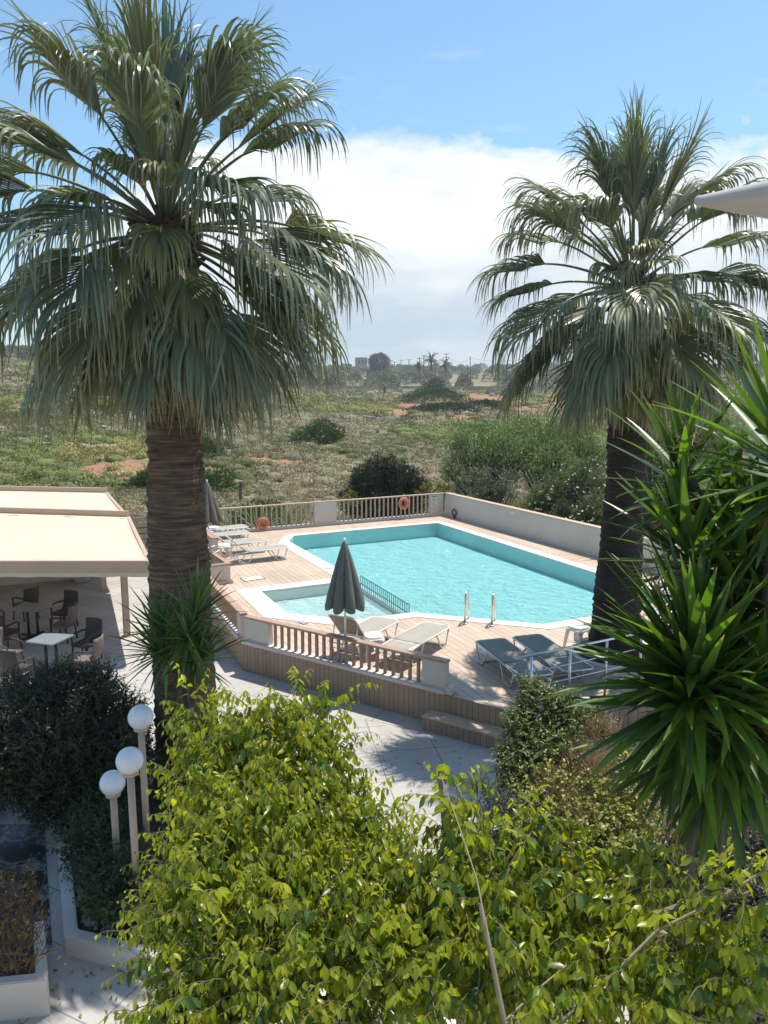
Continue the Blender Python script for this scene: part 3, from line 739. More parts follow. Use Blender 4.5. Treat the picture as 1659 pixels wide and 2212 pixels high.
nn_ = Vector((-math.sin(rad(27)), math.cos(rad(27))))
for i, (px, py, bk, lab) in enumerate(((627, 1183, 40, 'tan lounger nearest the deck hatch in the far left row, back raised'), (581, 1168, 36, 'tan lounger second in the far left row, behind the raised one nearest the hatch'),
                               (541.8, 1151.5, 2, 'flat tan lounger third in the far left row, right in front of the farthest one'), (537, 1138.5, 2, 'flat tan lounger farthest away in the left row, closest to the far railing'))):
    f = G(px, py, ZD + .34); c = (f.x + nn_.x * .30, f.y + nn_.y * .30)
    if i in (0, 2):
        src = make_lounger(lab, 'sling_tan', 'white_metal', rad(bk), g1); put(src, c, rad(27 + i))
    else:
        o = copy_tree(src, label=lab); put(o, c, rad(27 + i))
g2 = 'grey sun loungers in the palm shade'
a = make_lounger('grey sling lounger in palm shade, the left one of the pair behind the steel handrail', 'sling_grey', 'alu', 0.03, g2); put(a, (1.94, 13.62), rad(107))
b = copy_tree(a, label='grey sling lounger in palm shade, the right one of the pair, nearer the palm trunk'); put(b, (2.66, 13.86), rad(107))
a = make_lounger('white framed pale lounger seen behind the yucca leaves, right of the palm trunk', 'canopy_white', 'white_metal', rad(38), 'pale loungers right of the palm'); put(a, (5.55, 15.9), rad(100))
b = copy_tree(a, label='white framed pale lounger farthest right, mostly hidden behind the yucca'); put(b, (6.5, 15.6), rad(100))

# ---- white plastic stools
def make_stool(label, loc, rz=0.0):
    root = thing('stool', label, 'stool', loc, rz, 'white plastic stools')
    h = .44
    mb = MB(); N_ = 24; vs = []
    def sq(r, th, p=4): c, s = math.cos(th), math.sin(th); k = (abs(c) ** p + abs(s) ** p) ** (-1 / p); return r * k * c, r * k * s
    prof = [(0, h - .012), (.06, h - .012), (.11, h - .006), (.145, h), (.165, h - .008), (.172, h - .03), (.176, h - .065), (.168, h - .065), (.160, h - .03)]
    for r_, z in prof:
        for j in range(N_):
            x, y = sq(r_, 2 * math.pi * j / N_); vs.append((x, y, z))
    fs = [(i * N_ + j, i * N_ + (j + 1) % N_, (i + 1) * N_ + (j + 1) % N_, (i + 1) * N_ + j) for i in range(len(prof) - 1) for j in range(N_)]
    mb.add(vs, fs).build('seat', 'plastic_white', root, True, world=False)
    for sx in (-1, 1):
        for sy in (-1, 1):
            m = MB(); w = .072; segs = []
            for t in (0, .3, .65, 1.0):
                z = (h - .04) * (1 - t); x = sx * (.158 + .045 * t); y = sy * (.158 + .045 * t); ww = w * (1.15 - .35 * t)
                segs += [(x, y, z), (x - sx * ww, y, z), (x - sx * ww, y - sy * .012, z), (x - sx * .014, y - sy * .014, z), (x - sx * .012, y - sy * ww, z), (x, y - sy * ww, z)]
            f = [(i * 6 + j, i * 6 + (j + 1) % 6, (i + 1) * 6 + (j + 1) % 6, (i + 1) * 6 + j) for i in range(3) for j in range(6)] + [(0, 1, 2, 3, 4, 5), (23, 22, 21, 20, 19, 18)]
            m.add(segs, f).build('leg', 'plastic_white', root, False, world=False)
    # arched aprons between the legs and a low shelf ring
    for k in range(4):
        m = MB(); a = k * math.pi / 2; R = Matrix.Rotation(a, 3, 'Z'); vs = []
        for i in range(9):
            t = -1 + 2 * i / 8; drop = .035 + .07 * abs(t) ** 2.5
            for dz in (0, -drop): vs.append(R @ Vector((t * .15, -.170 - (.006 if dz else 0), h - .05 + dz)))
        m.add(vs, [(2 * i, 2 * i + 2, 2 * i + 3, 2 * i + 1) for i in range(8)])
        o = m.build('apron', 'plastic_white', root, True, world=False); md = o.modifiers.new('s', 'SOLIDIFY'); md.thickness = .007
    return root
s0 = make_stool('white plastic stool between the two tan loungers by the near railing', (-.20, 13.62, ZD), rad(20))
p = G(212 + 28 - 240 + 478, 1205, ZD)
f1 = G(483, 1207, ZD); copy_tree(s0, loc=(f1.x, f1.y, ZD), rz=rad(30), label='white plastic stool at the end of the short grey partition wall')
f2 = G(462, 1166, ZD); copy_tree(s0, loc=(f2.x, f2.y, ZD), rz=rad(12), label='white plastic stool beside the brown parasol')
f3 = G(1252, 1404, ZD); copy_tree(s0, loc=(f3.x, f3.y + .15, ZD), rz=rad(40), label='white plastic stool just left of the right palm trunk')

# ---- stainless handrail over the ramp
def steel_rail():
    A = Vector((1.95, 10.95)); B = Vector((4.75, 12.45)); d = B - A
    root = thing('steel_handrail', 'stainless steel handrail with two thin lower bars beside the grey loungers', 'handrail', (A.x, A.y, ZD))
    MB().tube([(A.x, A.y, 1.49), (B.x, B.y, 1.49)], .020, 12).build('top_tube', 'steel', root, True)
    for z in (1.22, .98, .76): MB().tube([(A.x, A.y, z), (B.x, B.y, z)], .008, 8).build('lower_bar', 'steel', root, True)
    for t in (.10, .34, .58, .82):
        p = A + d * t; MB().tube([(p.x, p.y, ZD), (p.x, p.y, 1.47)], .020, 10).build('post', 'steel', root, True)
steel_rail()

# ---- pergola with cream awnings
def pergola():
    root = thing('pergola', 'beige framed pergola with two cream sloping awnings over the terrace tables', 'pergola', (-6.2, 16.5, 0))
    zt = 1.93
    e0 = Vector((-4.68, 15.05)); e1 = Vector((-6.95, 20.6)); e2 = Vector((-9.25, 25.4)); 
    l0 = Vector((-14.5, 15.0)); l1 = Vector((-15.0, 22.0)); l2 = Vector((-17.0, 26.4))
    def V3(p, z): return Vector((p.x, p.y, z))
    for a, b, z, nm in ((e0, l0, zt, 'front_beam'), (e1, l1, zt + .12, 'cross_beam'), (e2, l2, zt + .12, 'cross_beam')):
        MB().bar(V3(a, z), V3(b, z), .12, .25 if nm == 'front_beam' else .21).build(nm, 'pergola_beam', root, bevel=.008)
    for a, b in ((e0, e1), (e1, e2)):
        d = (b - a).normalized(); MB().bar(V3(a + d * .06, zt - .01), V3(b - d * .06, zt + .02), .09, .13).build('side_rail', 'pergola_beam', root, bevel=.006)
    for (a, b, c, dd) in ((e0, e1, l1, l0), (e1, e2, l2, l1)):
        mb = MB(); vs = []; n, m = 14, 30
        for i in range(n + 1):
            t = i / n; pa = a.lerp(b, t); pb = dd.lerp(c, t); din = (pb - pa).normalized()
            for j in range(m + 1):
                s = j / m; p = (pa + din * .05).lerp(pb, s); z = zt + .06 + .015 * t - .035 * math.sin(math.pi * t) + .012 * math.sin(s * 60) * math.sin(math.pi * t)
                vs.append((p.x, p.y, z))
        o = mb.add(vs, [(i * (m + 1) + j, (i + 1) * (m + 1) + j, (i + 1) * (m + 1) + j + 1, i * (m + 1) + j + 1) for i in range(n) for j in range(m)]).build('awning', 'awning', root, True)
        md = o.modifiers.new('s', 'SOLIDIFY'); md.thickness = .004
    # hanging valance below the front beam
    vs = []; m = 90
    for j in range(m + 1):
        p = e0.lerp(l0, j / m); w = .012 * math.sin(j * 1.3); vs += [(p.x, p.y - .05, zt - .125), (p.x, p.y - .05 + w, zt - .205 - .006 * math.sin(j * .9))]
    o = MB().add(vs, [(2 * j, 2 * j + 1, 2 * j + 3, 2 * j + 2) for j in range(m)]).build('valance', 'awning', root); md = o.modifiers.new('s', 'SOLIDIFY'); md.thickness = .003
    # lacing cord along the second beam
    mb = MB(); pts = [V3(e1.lerp(l1, j / 60), zt - .02 - .05 * abs(math.sin(j * math.pi / 12))) + Vector((0, -.35, .10)) for j in range(61)]
    mb.tube(pts, .006, 5).build('cord', 'cable', root)
    for px, py in ((1605 * .17362, 1238.5 + .17362 * 790), (1313 * .17362, 1238.5 + .17362 * 215)):
        g = G(px, py, 0); MB().box(g.x - .06, g.y + .06, (zt - .08) / 2, .14, .14, zt - .08, GRID).build('post', 'pergola_beam', root, bevel=.008)
        MB().box(g.x - .06, g.y + .06, .006, .2, .2, .012, GRID).build('base_plate', 'pergola_beam', root)
    for p in (l0 + Vector((.5, 1.2)), l1 + Vector((.5, 0))): MB().box(p.x, p.y, (zt - .08) / 2, .14, .14, zt - .08, GRID).build('post', 'pergola_beam', root)
pergola()

# ---- terrace wall, pots, slat fence
tw = capped_wall('terrace_wall', 'long plain pale wall at the back of the covered terrace', (-15.6, 18.6), (-7.5, 22.3), 0, .95, .18, 'white_wall', 'wood_pale', side=1)
def slat_fence():
    A = Vector((-8.3, 22.6)); B = Vector((-5.9, 23.8)); d = (B - A).normalized(); r = thing('slat_fence', 'tan horizontal slat fence between the terrace and the left palm trunk', 'fence', (A.x, A.y, 0))
    ang = math.atan2(d.y, d.x); m = (A + B) / 2
    for i in range(6): MB().box(m.x, m.y, .62 + i * .175, (B - A).length, .03, .135, ang).build('slat', 'baluster_far', r)
    for t in (0, .5, 1.0):
        p = A.lerp(B, t); MB().box(p.x, p.y - .04, .8, .10, .08, 1.6, ang).build('post', 'baluster_far', r)
    MB().box(m.x, m.y, .27, (B - A).length, .14, .54, ang).build('low_wall', 'white_wall', r)
slat_fence()
def pot(loc, lab, s=1.0):
    r = thing('flower_pot', lab, 'pot', loc)
    MB().lathe([(0, 0), (.18 * s, 0), (.22 * s, .05), (.34 * s, .35), (.36 * s, .5), (.33 * s, .62), (.35 * s, .66), (.35 * s, .72), (.30 * s, .72), (.28 * s, .62), (0, .62)], 32, loc).build('pot', 'pot', r, True)
    n = 90; th = rng.uniform(0, 6.28, n); c = np.array(loc)[None] + np.stack([.1 * np.cos(th), .1 * np.sin(th), np.full(n, .64)], -1)
    m = NPM(); m.leaf(c, np.stack([np.cos(th), np.sin(th), rng.uniform(-.1, 1.6, n)], -1), rng.uniform(.35, .6, n), .05, pick([(.06, .10, .03)], n), shape='oval'); m.build('foliage', 'shrub_leaf', r)
g = G(178, 1256.5, 0); pot((g.x, g.y, 0), 'large pale rounded pot by the terrace wall under the awning')
g = G(20, 1268, 0); pot((g.x - .6, g.y, 0), 'large pale rounded pot at the far left of the terrace wall')

# ---- terrace tables and chairs (slightly compact bistro size)
def make_table(label, pts):
    P_ = [G(*p, .68) for p in pts]; c = sum(P_, Vector()) / 4
    root = thing('bistro_table', label, 'table', (c.x, c.y, 0), group='terrace tables under the awning')
    MB().prism([(p.x, p.y) for p in P_], .655, .68).build('tabletop', 'table_top', root, bevel=.006)
    MB().tube([(c.x - .09, c.y, .03), (c.x - .09, c.y, .655)], .03, 10).build('column', 'dark_metal', root, True)
    MB().tube([(c.x + .09, c.y + .05, .03), (c.x + .09, c.y + .05, .655)], .03, 10).build('column', 'dark_metal', root, True)
    for a in (GRID + .785, GRID - .785): MB().box(c.x, c.y, .02, .62, .07, .035, a).build('foot_bar', 'dark_metal', root, bevel=.006)
    return c
t1 = make_table('nearer pale topped bistro table under the awning', [(54.7, 1386), (97, 1366), (161.5, 1370.5), (112.9, 1393)])
t2 = make_table('farther pale topped bistro table under the awning', [(20.8, 1315.8), (52, 1299), (119.8, 1307), (74.7, 1321.8)])
def make_chair(label, mat='rattan'):
    root = thing('terrace_chair', label, 'chair', (0, 0, 0), group='woven terrace chairs')
    s = .9
    MB().box(0, 0, .40 * s, .46 * s, .44 * s, .07 * s).build('seat', mat, root, bevel=.012, world=False)
    vs = []; nx, nz = 8, 8
    for i in range(nz + 1):
        t = i / nz; z = (.40 + .50 * t) * s
        for j in range(nx + 1):
            u = -1 + 2 * j / nx; y = (.20 + .02 + .11 * t + .035 * math.sin(math.pi * t) - .05 * (u * u)) * s; vs.append((u * (.225 - .012 * t) * s, y, z))
    o = MB().add(vs, [(i * (nx + 1) + j, i * (nx + 1) + j + 1, (i + 1) * (nx + 1) + j + 1, (i + 1) * (nx + 1) + j) for i in range(nz) for j in range(nx)]).build('backrest', mat, root, True, world=False)
    md = o.modifiers.new('s', 'SOLIDIFY'); md.thickness = .025
    for sx in (-1, 1):
        for sy in (-1, 1):
            MB().tube([(sx * .20 * s, sy * .19 * s, .37 * s), (sx * .215 * s, sy * .225 * s, 0)], .019, 8).build('leg', 'rattan', root, True, world=False)
        MB().tube([(sx * .215 * s, -.18 * s, .38 * s), (sx * .225 * s, -.19 * s, .60 * s), (sx * .235 * s, -.05 * s, .635 * s), (sx * .225 * s, .24 * s, .63 * s)], .02, 8).build('armrest', 'rattan', root, True, world=False)
    return root
c0 = make_chair('dark woven chair behind the nearer terrace table, on the pool side'); c0.location = (t1.x + .45, t1.y + .62, 0); c0.rotation_euler.z = rad(-20)
spots = [((t1.x + .80, t1.y - .28), rad(-95), 'pale backed woven chair at the right end of the nearer terrace table', 'p'),
         ((t1.x - .25, t1.y - .78), rad(165), 'dark woven chair in front of the nearer terrace table', 'd'), ((t1.x - .85, t1.y + .05), rad(75), 'woven chair at the left end of the nearer terrace table', 'p'),
         ((t2.x + .45, t2.y + .62), rad(-20), 'dark woven chair behind the farther terrace table, back towards the pool', 'd'), ((t2.x + .80, t2.y - .28), rad(-98), 'pale backed woven chair at the right end of the farther terrace table', 'p'),
         ((t2.x - .2, t2.y - .80), rad(168), 'dark woven chair in front of the farther terrace table', 'd'), ((t2.x - .85, t2.y - .1), rad(80), 'woven chair at the left end of the farther terrace table, cut by the picture edge', 'p'),
         ((t2.x - .75, t2.y + 1.3), rad(-120), 'dark woven chair alone near the terrace wall', 'd'), ((t1.x - 1.5, t1.y - .2), rad(-85), 'dark woven chair at the left edge, beside the nearer table', 'd')]
cp = make_chair(spots[0][2], 'rattan_pale'); cp.location = (*spots[0][0], 0); cp.rotation_euler.z = spots[0][1]
for (x, y), a, lab, k in spots[1:]: copy_tree(c0 if k == 'd' else cp, loc=(x, y, 0), rz=a, label=lab)

# ---- globe lamps
def lamp(px, py, d, label):
    dep = d * math.cos(PITCH); r = ray(px, py); k = d / r[1]; x, y, z = r[0] * k, d, CAM_Z + r[2] * k
    root = thing('globe_lamp', label, 'lamp', (x, y, .2), group='globe lamps in the planting bed')
    MB().sphere((x, y, z), .132, 40, 24).build('globe', 'globe', root, True)
    MB().lathe([(.0, z - .105), (.062, z - .11), (.078, z - .118), (.08, z - .14), (.05, z - .15), (.0, z - .15)], 28, (x, y, 0)).build('collar', 'lamp_post', root, True)
    MB().tube([(x, y, .12), (x, y, z - .145)], .036, 18).build('post', 'lamp_post', root, True)
    return Vector((x, y, z)), root
l1, r1 = lamp(243, 1691, 7.55, 'shortest white globe lamp of the three in the planting bed')
l2, r2 = lamp(280, 1643, 7.05, 'middle height white globe lamp, nearest of the three')
l3, r3 = lamp(303.5, 1549, 7.75, 'tallest white globe lamp of the three in the planting bed')
MB().tube([(l1.x, l1.y, .50), (l2.x, l2.y, .46)], .018, 10).build('brace', 'lamp_post', r2, True)
MB().tube([(l1.x, l1.y, .52), (l3.x, l3.y, .50)], .018, 10).build('brace', 'lamp_post', r3, True)

# ---- white planter kerbs, left and right
def kerb_bed(name, label, pts, h, th, fill_pts, fz, mat='kerb_white', close=False):
    root = thing(name, label, 'planter', (pts[0][0], pts[0][1], 0)); P_ = [Vector(p) for p in pts]; inn = []
    for i, p in enumerate(P_):
        d0 = (p - P_[i - 1]).normalized() if i else (P_[1] - p).normalized(); d1 = (P_[i + 1] - p).normalized() if i < len(P_) - 1 else d0
        m = (Vector((-d0.y, d0.x)) + Vector((-d1.y, d1.x))).normalized(); inn.append(p + m * th / max(.4, m.dot(Vector((-d0.y, d0.x)))))
    mb = MB(); n = len(P_)
    vs = [(p.x, p.y, z) for z in (0, h) for p in P_] + [(p.x, p.y, z) for z in (0, h) for p in inn]; fs = [(0, n, 3 * n, 2 * n), (n - 1, 3 * n - 1, 4 * n - 1, 2 * n - 1)]
    for i in range(n - 1): fs += [(i, i + 1, n + i + 1, n + i), (n + i, n + i + 1, 3 * n + i + 1, 3 * n + i), (2 * n + i + 1, 2 * n + i, 3 * n + i, 3 * n + i + 1)]
    mb.add(vs, fs).build('kerb', mat, root, bevel=.010)
    if fill_pts: MB().prism(fill_pts, 0.005, fz).build('soil', 'soil', root)
    return root
bed = [(-4.62, 10.6), (-4.40, 9.5), (-3.12, 6.73), (.6, 5.6), (3.4, 6.6)]
kerb_bed('planting_bed', 'long white kerbed planting bed under the left palm and the globe lamps', bed, .21, .13, [(-4.5, 10.6), (-4.30, 9.5), (-3.05, 6.82), (.6, 5.7), (3.3, 6.7), (2.9, 9.2), (1.2, 8.6), (.2, 7.0), (-1.1, 7.6), (-1.6, 10.9)], .14)
kerb_bed('planter_wall', 'shaded white planter wall at the far left behind the dark marble walkway', [(-8.2, 8.0), (-4.95, 9.05)], .34, .14, [(-8.2, 8.2), (-5.0, 9.2), (-5.4, 11.6), (-8.2, 11.2)], .26, 'white_wall')
kerb_bed('corner_planter', 'white planter box with a half dry twiggy plant in the bottom left corner', [(-6.0, 5.55), (-2.95, 6.0), (-3.32, 6.77)], .36, .10, [(-6, 5.62), (-3.07, 6.06), (-3.43, 6.77), (-6.0, 6.6)], .29, 'white_wall')
mw = MB().prism([(-5.1, 9.0), (-4.32, 9.0), (-3.3, 6.85), (-3.35, 6.8), (-4.6, 6.75)], .0, .006, bottom=False); struct(mw.build('marble_walkway', 'marble'))
kerb_bed('right_planter', 'white walled planter in the shade under the tall yucca', [(2.05, 4.55), (4.6, 5.3)], .95, .12, [(2.1, 4.7), (4.6, 5.45), (4.4, 8.2), (2.6, 7.6)], .80, 'white_wall')
kerb_bed('ramp_wall', 'low white wall behind the tall yucca on the right', [(3.3, 8.9), (6.5, 10.2)], .55, .12, None, 0, 'white_wall')
# round planter at the foot of the right palm
rp = thing('round_planter', 'low round planter ring around the foot of the right palm', 'planter', (4.2, 13.35, ZD))
MB().lathe([(.86, 0), (.86, .20), (.74, .20), (.74, .14), (0, .14)], 40, (4.2, 13.35, ZD)).build('ring', 'concrete', rp)
MB().lathe([(.74, .142), (.4, .17), (0, .18)], 24, (4.2, 13.35, ZD)).build('soil', 'soil', rp)
# pebbles along the kerb (uncountable)
mb = NPM()
for i in range(260):
    t = rng.uniform(0, 1); a = np.array((-4.3, 9.4)) * (1 - t) + np.array((-2.98, 6.86)) * t if i % 2 else np.array((-2.98, 6.9)) * (1 - t) + np.array((-1.2, 6.35)) * t
    c = a + rng.uniform(0, .22, 2) * np.array((1, .7)); s = rng.uniform(.02, .045)
    q = MB().sphere((c[0], c[1], .15), s, 7, 5, (1, rng.uniform(.7, 1.2), .7)); V = np.array(q.v) + rng.normal(0, s * .08, (len(q.v), 3))
    mb.add(V, np.array(q.f), pick([(.34, .30, .26), (.25, .22, .19)], 1)[0])
tag(mb.build('kerb_pebbles', 'twig'), 'small pale pebbles strewn along the inside of the white kerb', 'pebbles', kind='stuff')

# ---- white canopy corner, top right
def canopy_corner():
    C0 = PD(1511, 434, 3.3); A1 = PD(1860, 375, 1.2); B1 = PD(1900, 508, 4.2)
    root = thing('shade_canopy', 'corner of a white fabric canopy with a thick rounded hem, top right', 'canopy', tuple(C0))
    r = .052
    for q, nm in ((A1, 'hem'), (B1, 'hem')):
        mb = MB(); d = (q - C0); pts = [C0 + d * t for t in np.linspace(0, 1, 8)]
        sec = [(0, -1), (.5, -.87), (.87, -.5), (1, 0), (.87, .5), (.5, .87), (0, 1), (-.5, .87), (-.87, .5), (-1, 0), (-.87, -.5), (-.5, -.87)]
        sd_ = d.normalized().cross(Vector((0, 0, 1))).normalized(); vs = []
        w, h = (.022, .022) if q is A1 else (.012, .010)
        for p in pts:
            for a, b in sec: vs.append(p + sd_ * (a * w) + Vector((0, 0, b * h + (.0 if q is A1 else -.012))))
        n = 12; mb.add(vs, [(i * n + j, i * n + (j + 1) % n, (i + 1) * n + (j + 1) % n, (i + 1) * n + j) for i in range(7) for j in range(n)] + [tuple(range(n)), tuple(range(7 * n, 8 * n))])
        mb.build(nm, 'canopy_white', root, True)
    MB().sphere(tuple(C0), .0235, 20, 12, (.95, .95, 1)).build('corner_pad', 'canopy_white', root, True)
    MB().add([C0 + Vector((0, 0, -.012)), A1 + Vector((0, 0, -.016)), B1 + Vector((0, 0, -.012)), C0 + Vector((0, 0, .0)), A1 + Vector((0, 0, .012)), B1 + Vector((0, 0, .0))], [(0, 2, 1), (3, 4, 5), (0, 1, 4, 3), (1, 2, 5, 4), (2, 0, 3, 5)]).build('fabric', 'canopy_white', root)
canopy_corner()
# ================================================================== PALMS
G_UP = np.array((0, 0, 1.0))
def frond(base, az, el, pet, fan, amax, droop, hue, seed, nseg=26, tip_brown=0.2, wid=1.0, arch=0.5):
    """one costapalmate leaf; returns NPM pieces (V, F, col)"""
    r = np.random.default_rng(seed); out = NPM()
    h = np.array((math.cos(az), math.sin(az), 0.0)); n = 14
    d = h * math.cos(el) + G_UP * math.sin(el); p = np.array(base, float); path = [p.copy()]
    for i in range(n):
        d = unit(d + np.array((0, 0, -1.0)) * arch * .07 * (1 - abs(d[2]) * .4) * (i / n + .3)); p = p + d * pet / n; path.append(p.copy())
    pc = np.array((.145, .155, .075)) * r.uniform(.85, 1.15)
    out.tube(path, np.linspace(.030, .014, n + 1), pc, 6)
    cq = fan * .26; out.tube([p, p + d * cq * .5 + np.array((0, 0, -1.0)) * (cq * .5) ** 2 * droop * .5, p + d * cq + np.array((0, 0, -1.0)) * cq ** 2 * droop * .5], (.013, .009, .004), pc, 5)
    side = unit(np.cross(d, G_UP) + 1e-6); roll = r.normal(0, .22); nrm = np.cross(side, d)
    side = unit(side * math.cos(roll) + nrm * math.sin(roll)); nrm = np.cross(side, d)
    if nrm[2] < 0: nrm = -nrm
    K = 2 * nseg + 1; S = 13
    a = np.linspace(-1, 1, K) * amax; ak = np.abs(a) / max(amax, 1e-3)
    L = fan * (1.0 - .36 * ak ** 1.6) * r.uniform(.86, 1.08, K)
    # the costa curves the centre of the blade downwards, the sides fold up a little
    D = np.cos(a)[:, None] * d + np.sin(a)[:, None] * side + (np.abs(np.sin(a)) ** 1.3 * .28)[:, None] * nrm
    D = unit(D); cl = fan * .26 * (1 - ak); P = p[None] + D * .02 + d[None] * cl[:, None] + np.array((0, 0, -1.0)) * (cl ** 2 * droop * .5)[:, None]; L = L * (1 - .16 * (1 - ak))
    t = np.linspace(0, 1, S + 1)
    pitchw = fan * (2 * amax / K) * .52
    cen = [P.copy()]; dirs = [D.copy()]
    g = droop * r.uniform(.55, 1.5, K) * (1 + .9 * ak)
    limp = r.uniform(0, 1, K) < .32; g = np.where(limp, g * 2.0 + .7, g)
    curl = r.normal(0, .16, (K, 3))
    for i in range(S):
        s = t[i]; f = max(0.0, s - .30) / .70
        D = unit(D + (g * (.012 + 1.15 * f ** 1.05) / S * 3.4)[:, None] * np.array((0, 0, -1.0)) + curl * f * .5)
        P = P + D * (L / S)[:, None]; cen.append(P.copy()); dirs.append(D.copy())
    cen = np.stack(cen, 1); dirs = np.stack(dirs, 1)            # K,S+1,3
    sd_ = unit(np.cross(dirs, nrm[None, None]) )
    alt = np.where(np.arange(K) % 2 == 0, 1.0, -1.0)[:, None, None]
    nn = np.cross(sd_, dirs)
    w = np.minimum(t * pitchw * 1.1 + .006, .0175 * wid); w = w * np.clip((1 - t) / .62, 0, 1) ** .8 + .0016
    w = w[None, :, None] * (np.repeat(r.uniform(.8, 1.15, K)[:, None, None], S + 1, 1))
    off = sd_ * w + nn * w * .45 * alt
    A = cen - off; B = cen + off
    V = np.stack([A, B], 2).reshape(-1, 3); idx = np.arange(K * (S + 1) * 2).reshape(K, S + 1, 2)
    F = np.stack([idx[:, :-1, 0], idx[:, :-1, 1], idx[:, 1:, 1], idx[:, 1:, 0]], -1).reshape(-1, 4)
    col = np.array(hue)[None, None] * 1.32 * r.uniform(.78, 1.25, (K, 1, 1)) * np.ones((1, S + 1, 1))
    tb = np.clip((t - (1 - tip_brown)) / max(tip_brown, .01), 0, 1)[None, :, None]
    col = col * (1 - tb) + np.array((.30, .23, .12)) * tb
    yel = np.clip(.16 - t, 0, .16)[None, :, None] / .16; col = col * (1 - .35 * yel) + np.array((.20, .22, .08)) * .35 * yel
    out.add(V, F, np.repeat(col, 2, axis=1).reshape(-1, 3))
    # pale loose threads at the blade edge
    m = r.integers(10, 16); js = r.integers(0, K, m); q = cen[js, S - 4]; dd = unit(dirs[js, S - 3] + r.normal(0, .5, (m, 3)))
    pts = [q]; 
    for i in range(4): dd = unit(dd + np.array((0, 0, -.45)) + r.normal(0, .15, (m, 3))); pts.append(pts[-1] + dd * .07)
    c = np.stack(pts, 1); V = np.stack([c, c + np.array((.0022, .001, .001))], 2).reshape(-1, 3); idx = np.arange(m * 5 * 2).reshape(m, 5, 2)
    F = np.stack([idx[:, :-1, 0], idx[:, :-1, 1], idx[:, 1:, 1], idx[:, 1:, 0]], -1).reshape(-1, 4); out.add(V, F, (.55, .50, .38))
    return out
def palm(label, base, top, r0, r1, fronds, seed, size=1.0, flare=.12, bark='palm_trunk'):
    root = thing('palm_tree', label, 'palm tree', tuple(base), group='tall fan palms by the pool')
    r = np.random.default_rng(seed)
    H = top[2] - base[2]; nz, na = 150, 72; vs = np.zeros((nz + 1, na, 3))
    th = np.linspace(0, 2 * math.pi, na, endpoint=False)
    for i in range(nz + 1):
        t = i / nz; cx = base[0] + (top[0] - base[0]) * t + .03 * math.sin(t * 5 + seed); cy = base[1] + (top[1] - base[1]) * t
        rr = r0 + (r1 - r0) * t ** .9 + flare * math.exp(-t * 9) + .015 * math.sin(t * 13 + seed)
        ringp = (.022 * (((i * .37) % 1.0)) + .008 * math.sin(i * 1.9))
        q = rr + ringp + r.normal(0, .008, na) + .008 * np.sin(th * 5 + i * .21)
        vs[i, :, 0] = cx + q * np.cos(th); vs[i, :, 1] = cy + q * np.sin(th); vs[i, :, 2] = base[2] + H * t
    idx = np.arange((nz + 1) * na).reshape(nz + 1, na); nx = np.roll(idx, -1, 1)
    F = np.stack([idx[:-1], nx[:-1], nx[1:], idx[1:]], -1).reshape(-1, 4)
    np_mesh('trunk', vs.reshape(-1, 3), F, bark, root)
    # old leaf bases right under the crown
    m = NPM()
    for i in range(46):
        a = i * 2.4; z = top[2] - .05 - .55 * (i / 46) ** .8; q = np.array((top[0] + r1 * .82 * math.cos(a), top[1] + r1 * .82 * math.sin(a), z))
        d = unit(np.array((math.cos(a), math.sin(a), 1.3 + r.normal(0, .2)))); pts = [q, q + d * .12, q + d * .25 + np.array((math.cos(a), math.sin(a), 0)) * .03]
        m.tube(pts, (.06, .05, .028), np.array((.085, .060, .042)) * r.uniform(.6, 1.4), 6)
    m.build('leaf_bases', 'twig', root)
    for k, f in enumerate(fronds):
        az, el = rad(f['az']), rad(f['el']); b = np.array(top) + np.array((math.cos(az) * r1 * .45 * math.cos(el), math.sin(az) * r1 * .45 * math.cos(el), -.30 + .40 * (math.sin(el) + .6) / 1.6))
        o = frond(b, az, el, f['pet'] * size, f['fan'] * size, rad(f['amax']), f['droop'], f['hue'], seed * 100 + k, tip_brown=f['tip'], wid=size, arch=f.get('arch', .6))
        o.build('frond', 'palm_leaf', root)
    return root
def crown(seed, tiers, extra=()):
    r = np.random.default_rng(seed); out = list(extra); a = r.uniform(0, 360)
    green = [(.105, .130, .075), (.115, .138, .078), (.13, .15, .085), (.09, .115, .07), (.15, .16, .085)]
    for n, e0, e1, pet, fan, am, dr, tip in tiers:
        for i in range(n):
            a += 137.5 + r.uniform(-14, 14)
            out.append(dict(az=a % 360, el=r.uniform(e0, e1), pet=pet * r.uniform(.88, 1.12), fan=fan * r.uniform(.9, 1.12), amax=am * r.uniform(.9, 1.1), droop=dr * r.uniform(.8, 1.25), hue=green[r.integers(5)], tip=tip * r.uniform(.6, 1.3)))
    return out
T1 = [(4, 60, 88, .40, 1.0, 22, .6, .05), (5, 68, 86, .95, 1.6, 17, .45, .05), (7, 44, 66, 1.15, 1.55, 28, 1.3, .06), (7, 24, 46, 1.25, 1.5, 40, 2.0, .08), (8, 2, 24, 1.30, 1.45, 50, 2.2, .12),
      (8, -16, 4, 1.25, 1.5, 52, 2.2, .18), (10, -38, -18, 1.2, 1.5, 54, 1.7, .25), (8, -62, -40, 1.05, 1.25, 46, 1.1, .4), (5, -78, -62, .8, 1.1, 44, .8, .6)]
gl = (.11, .135, .078)
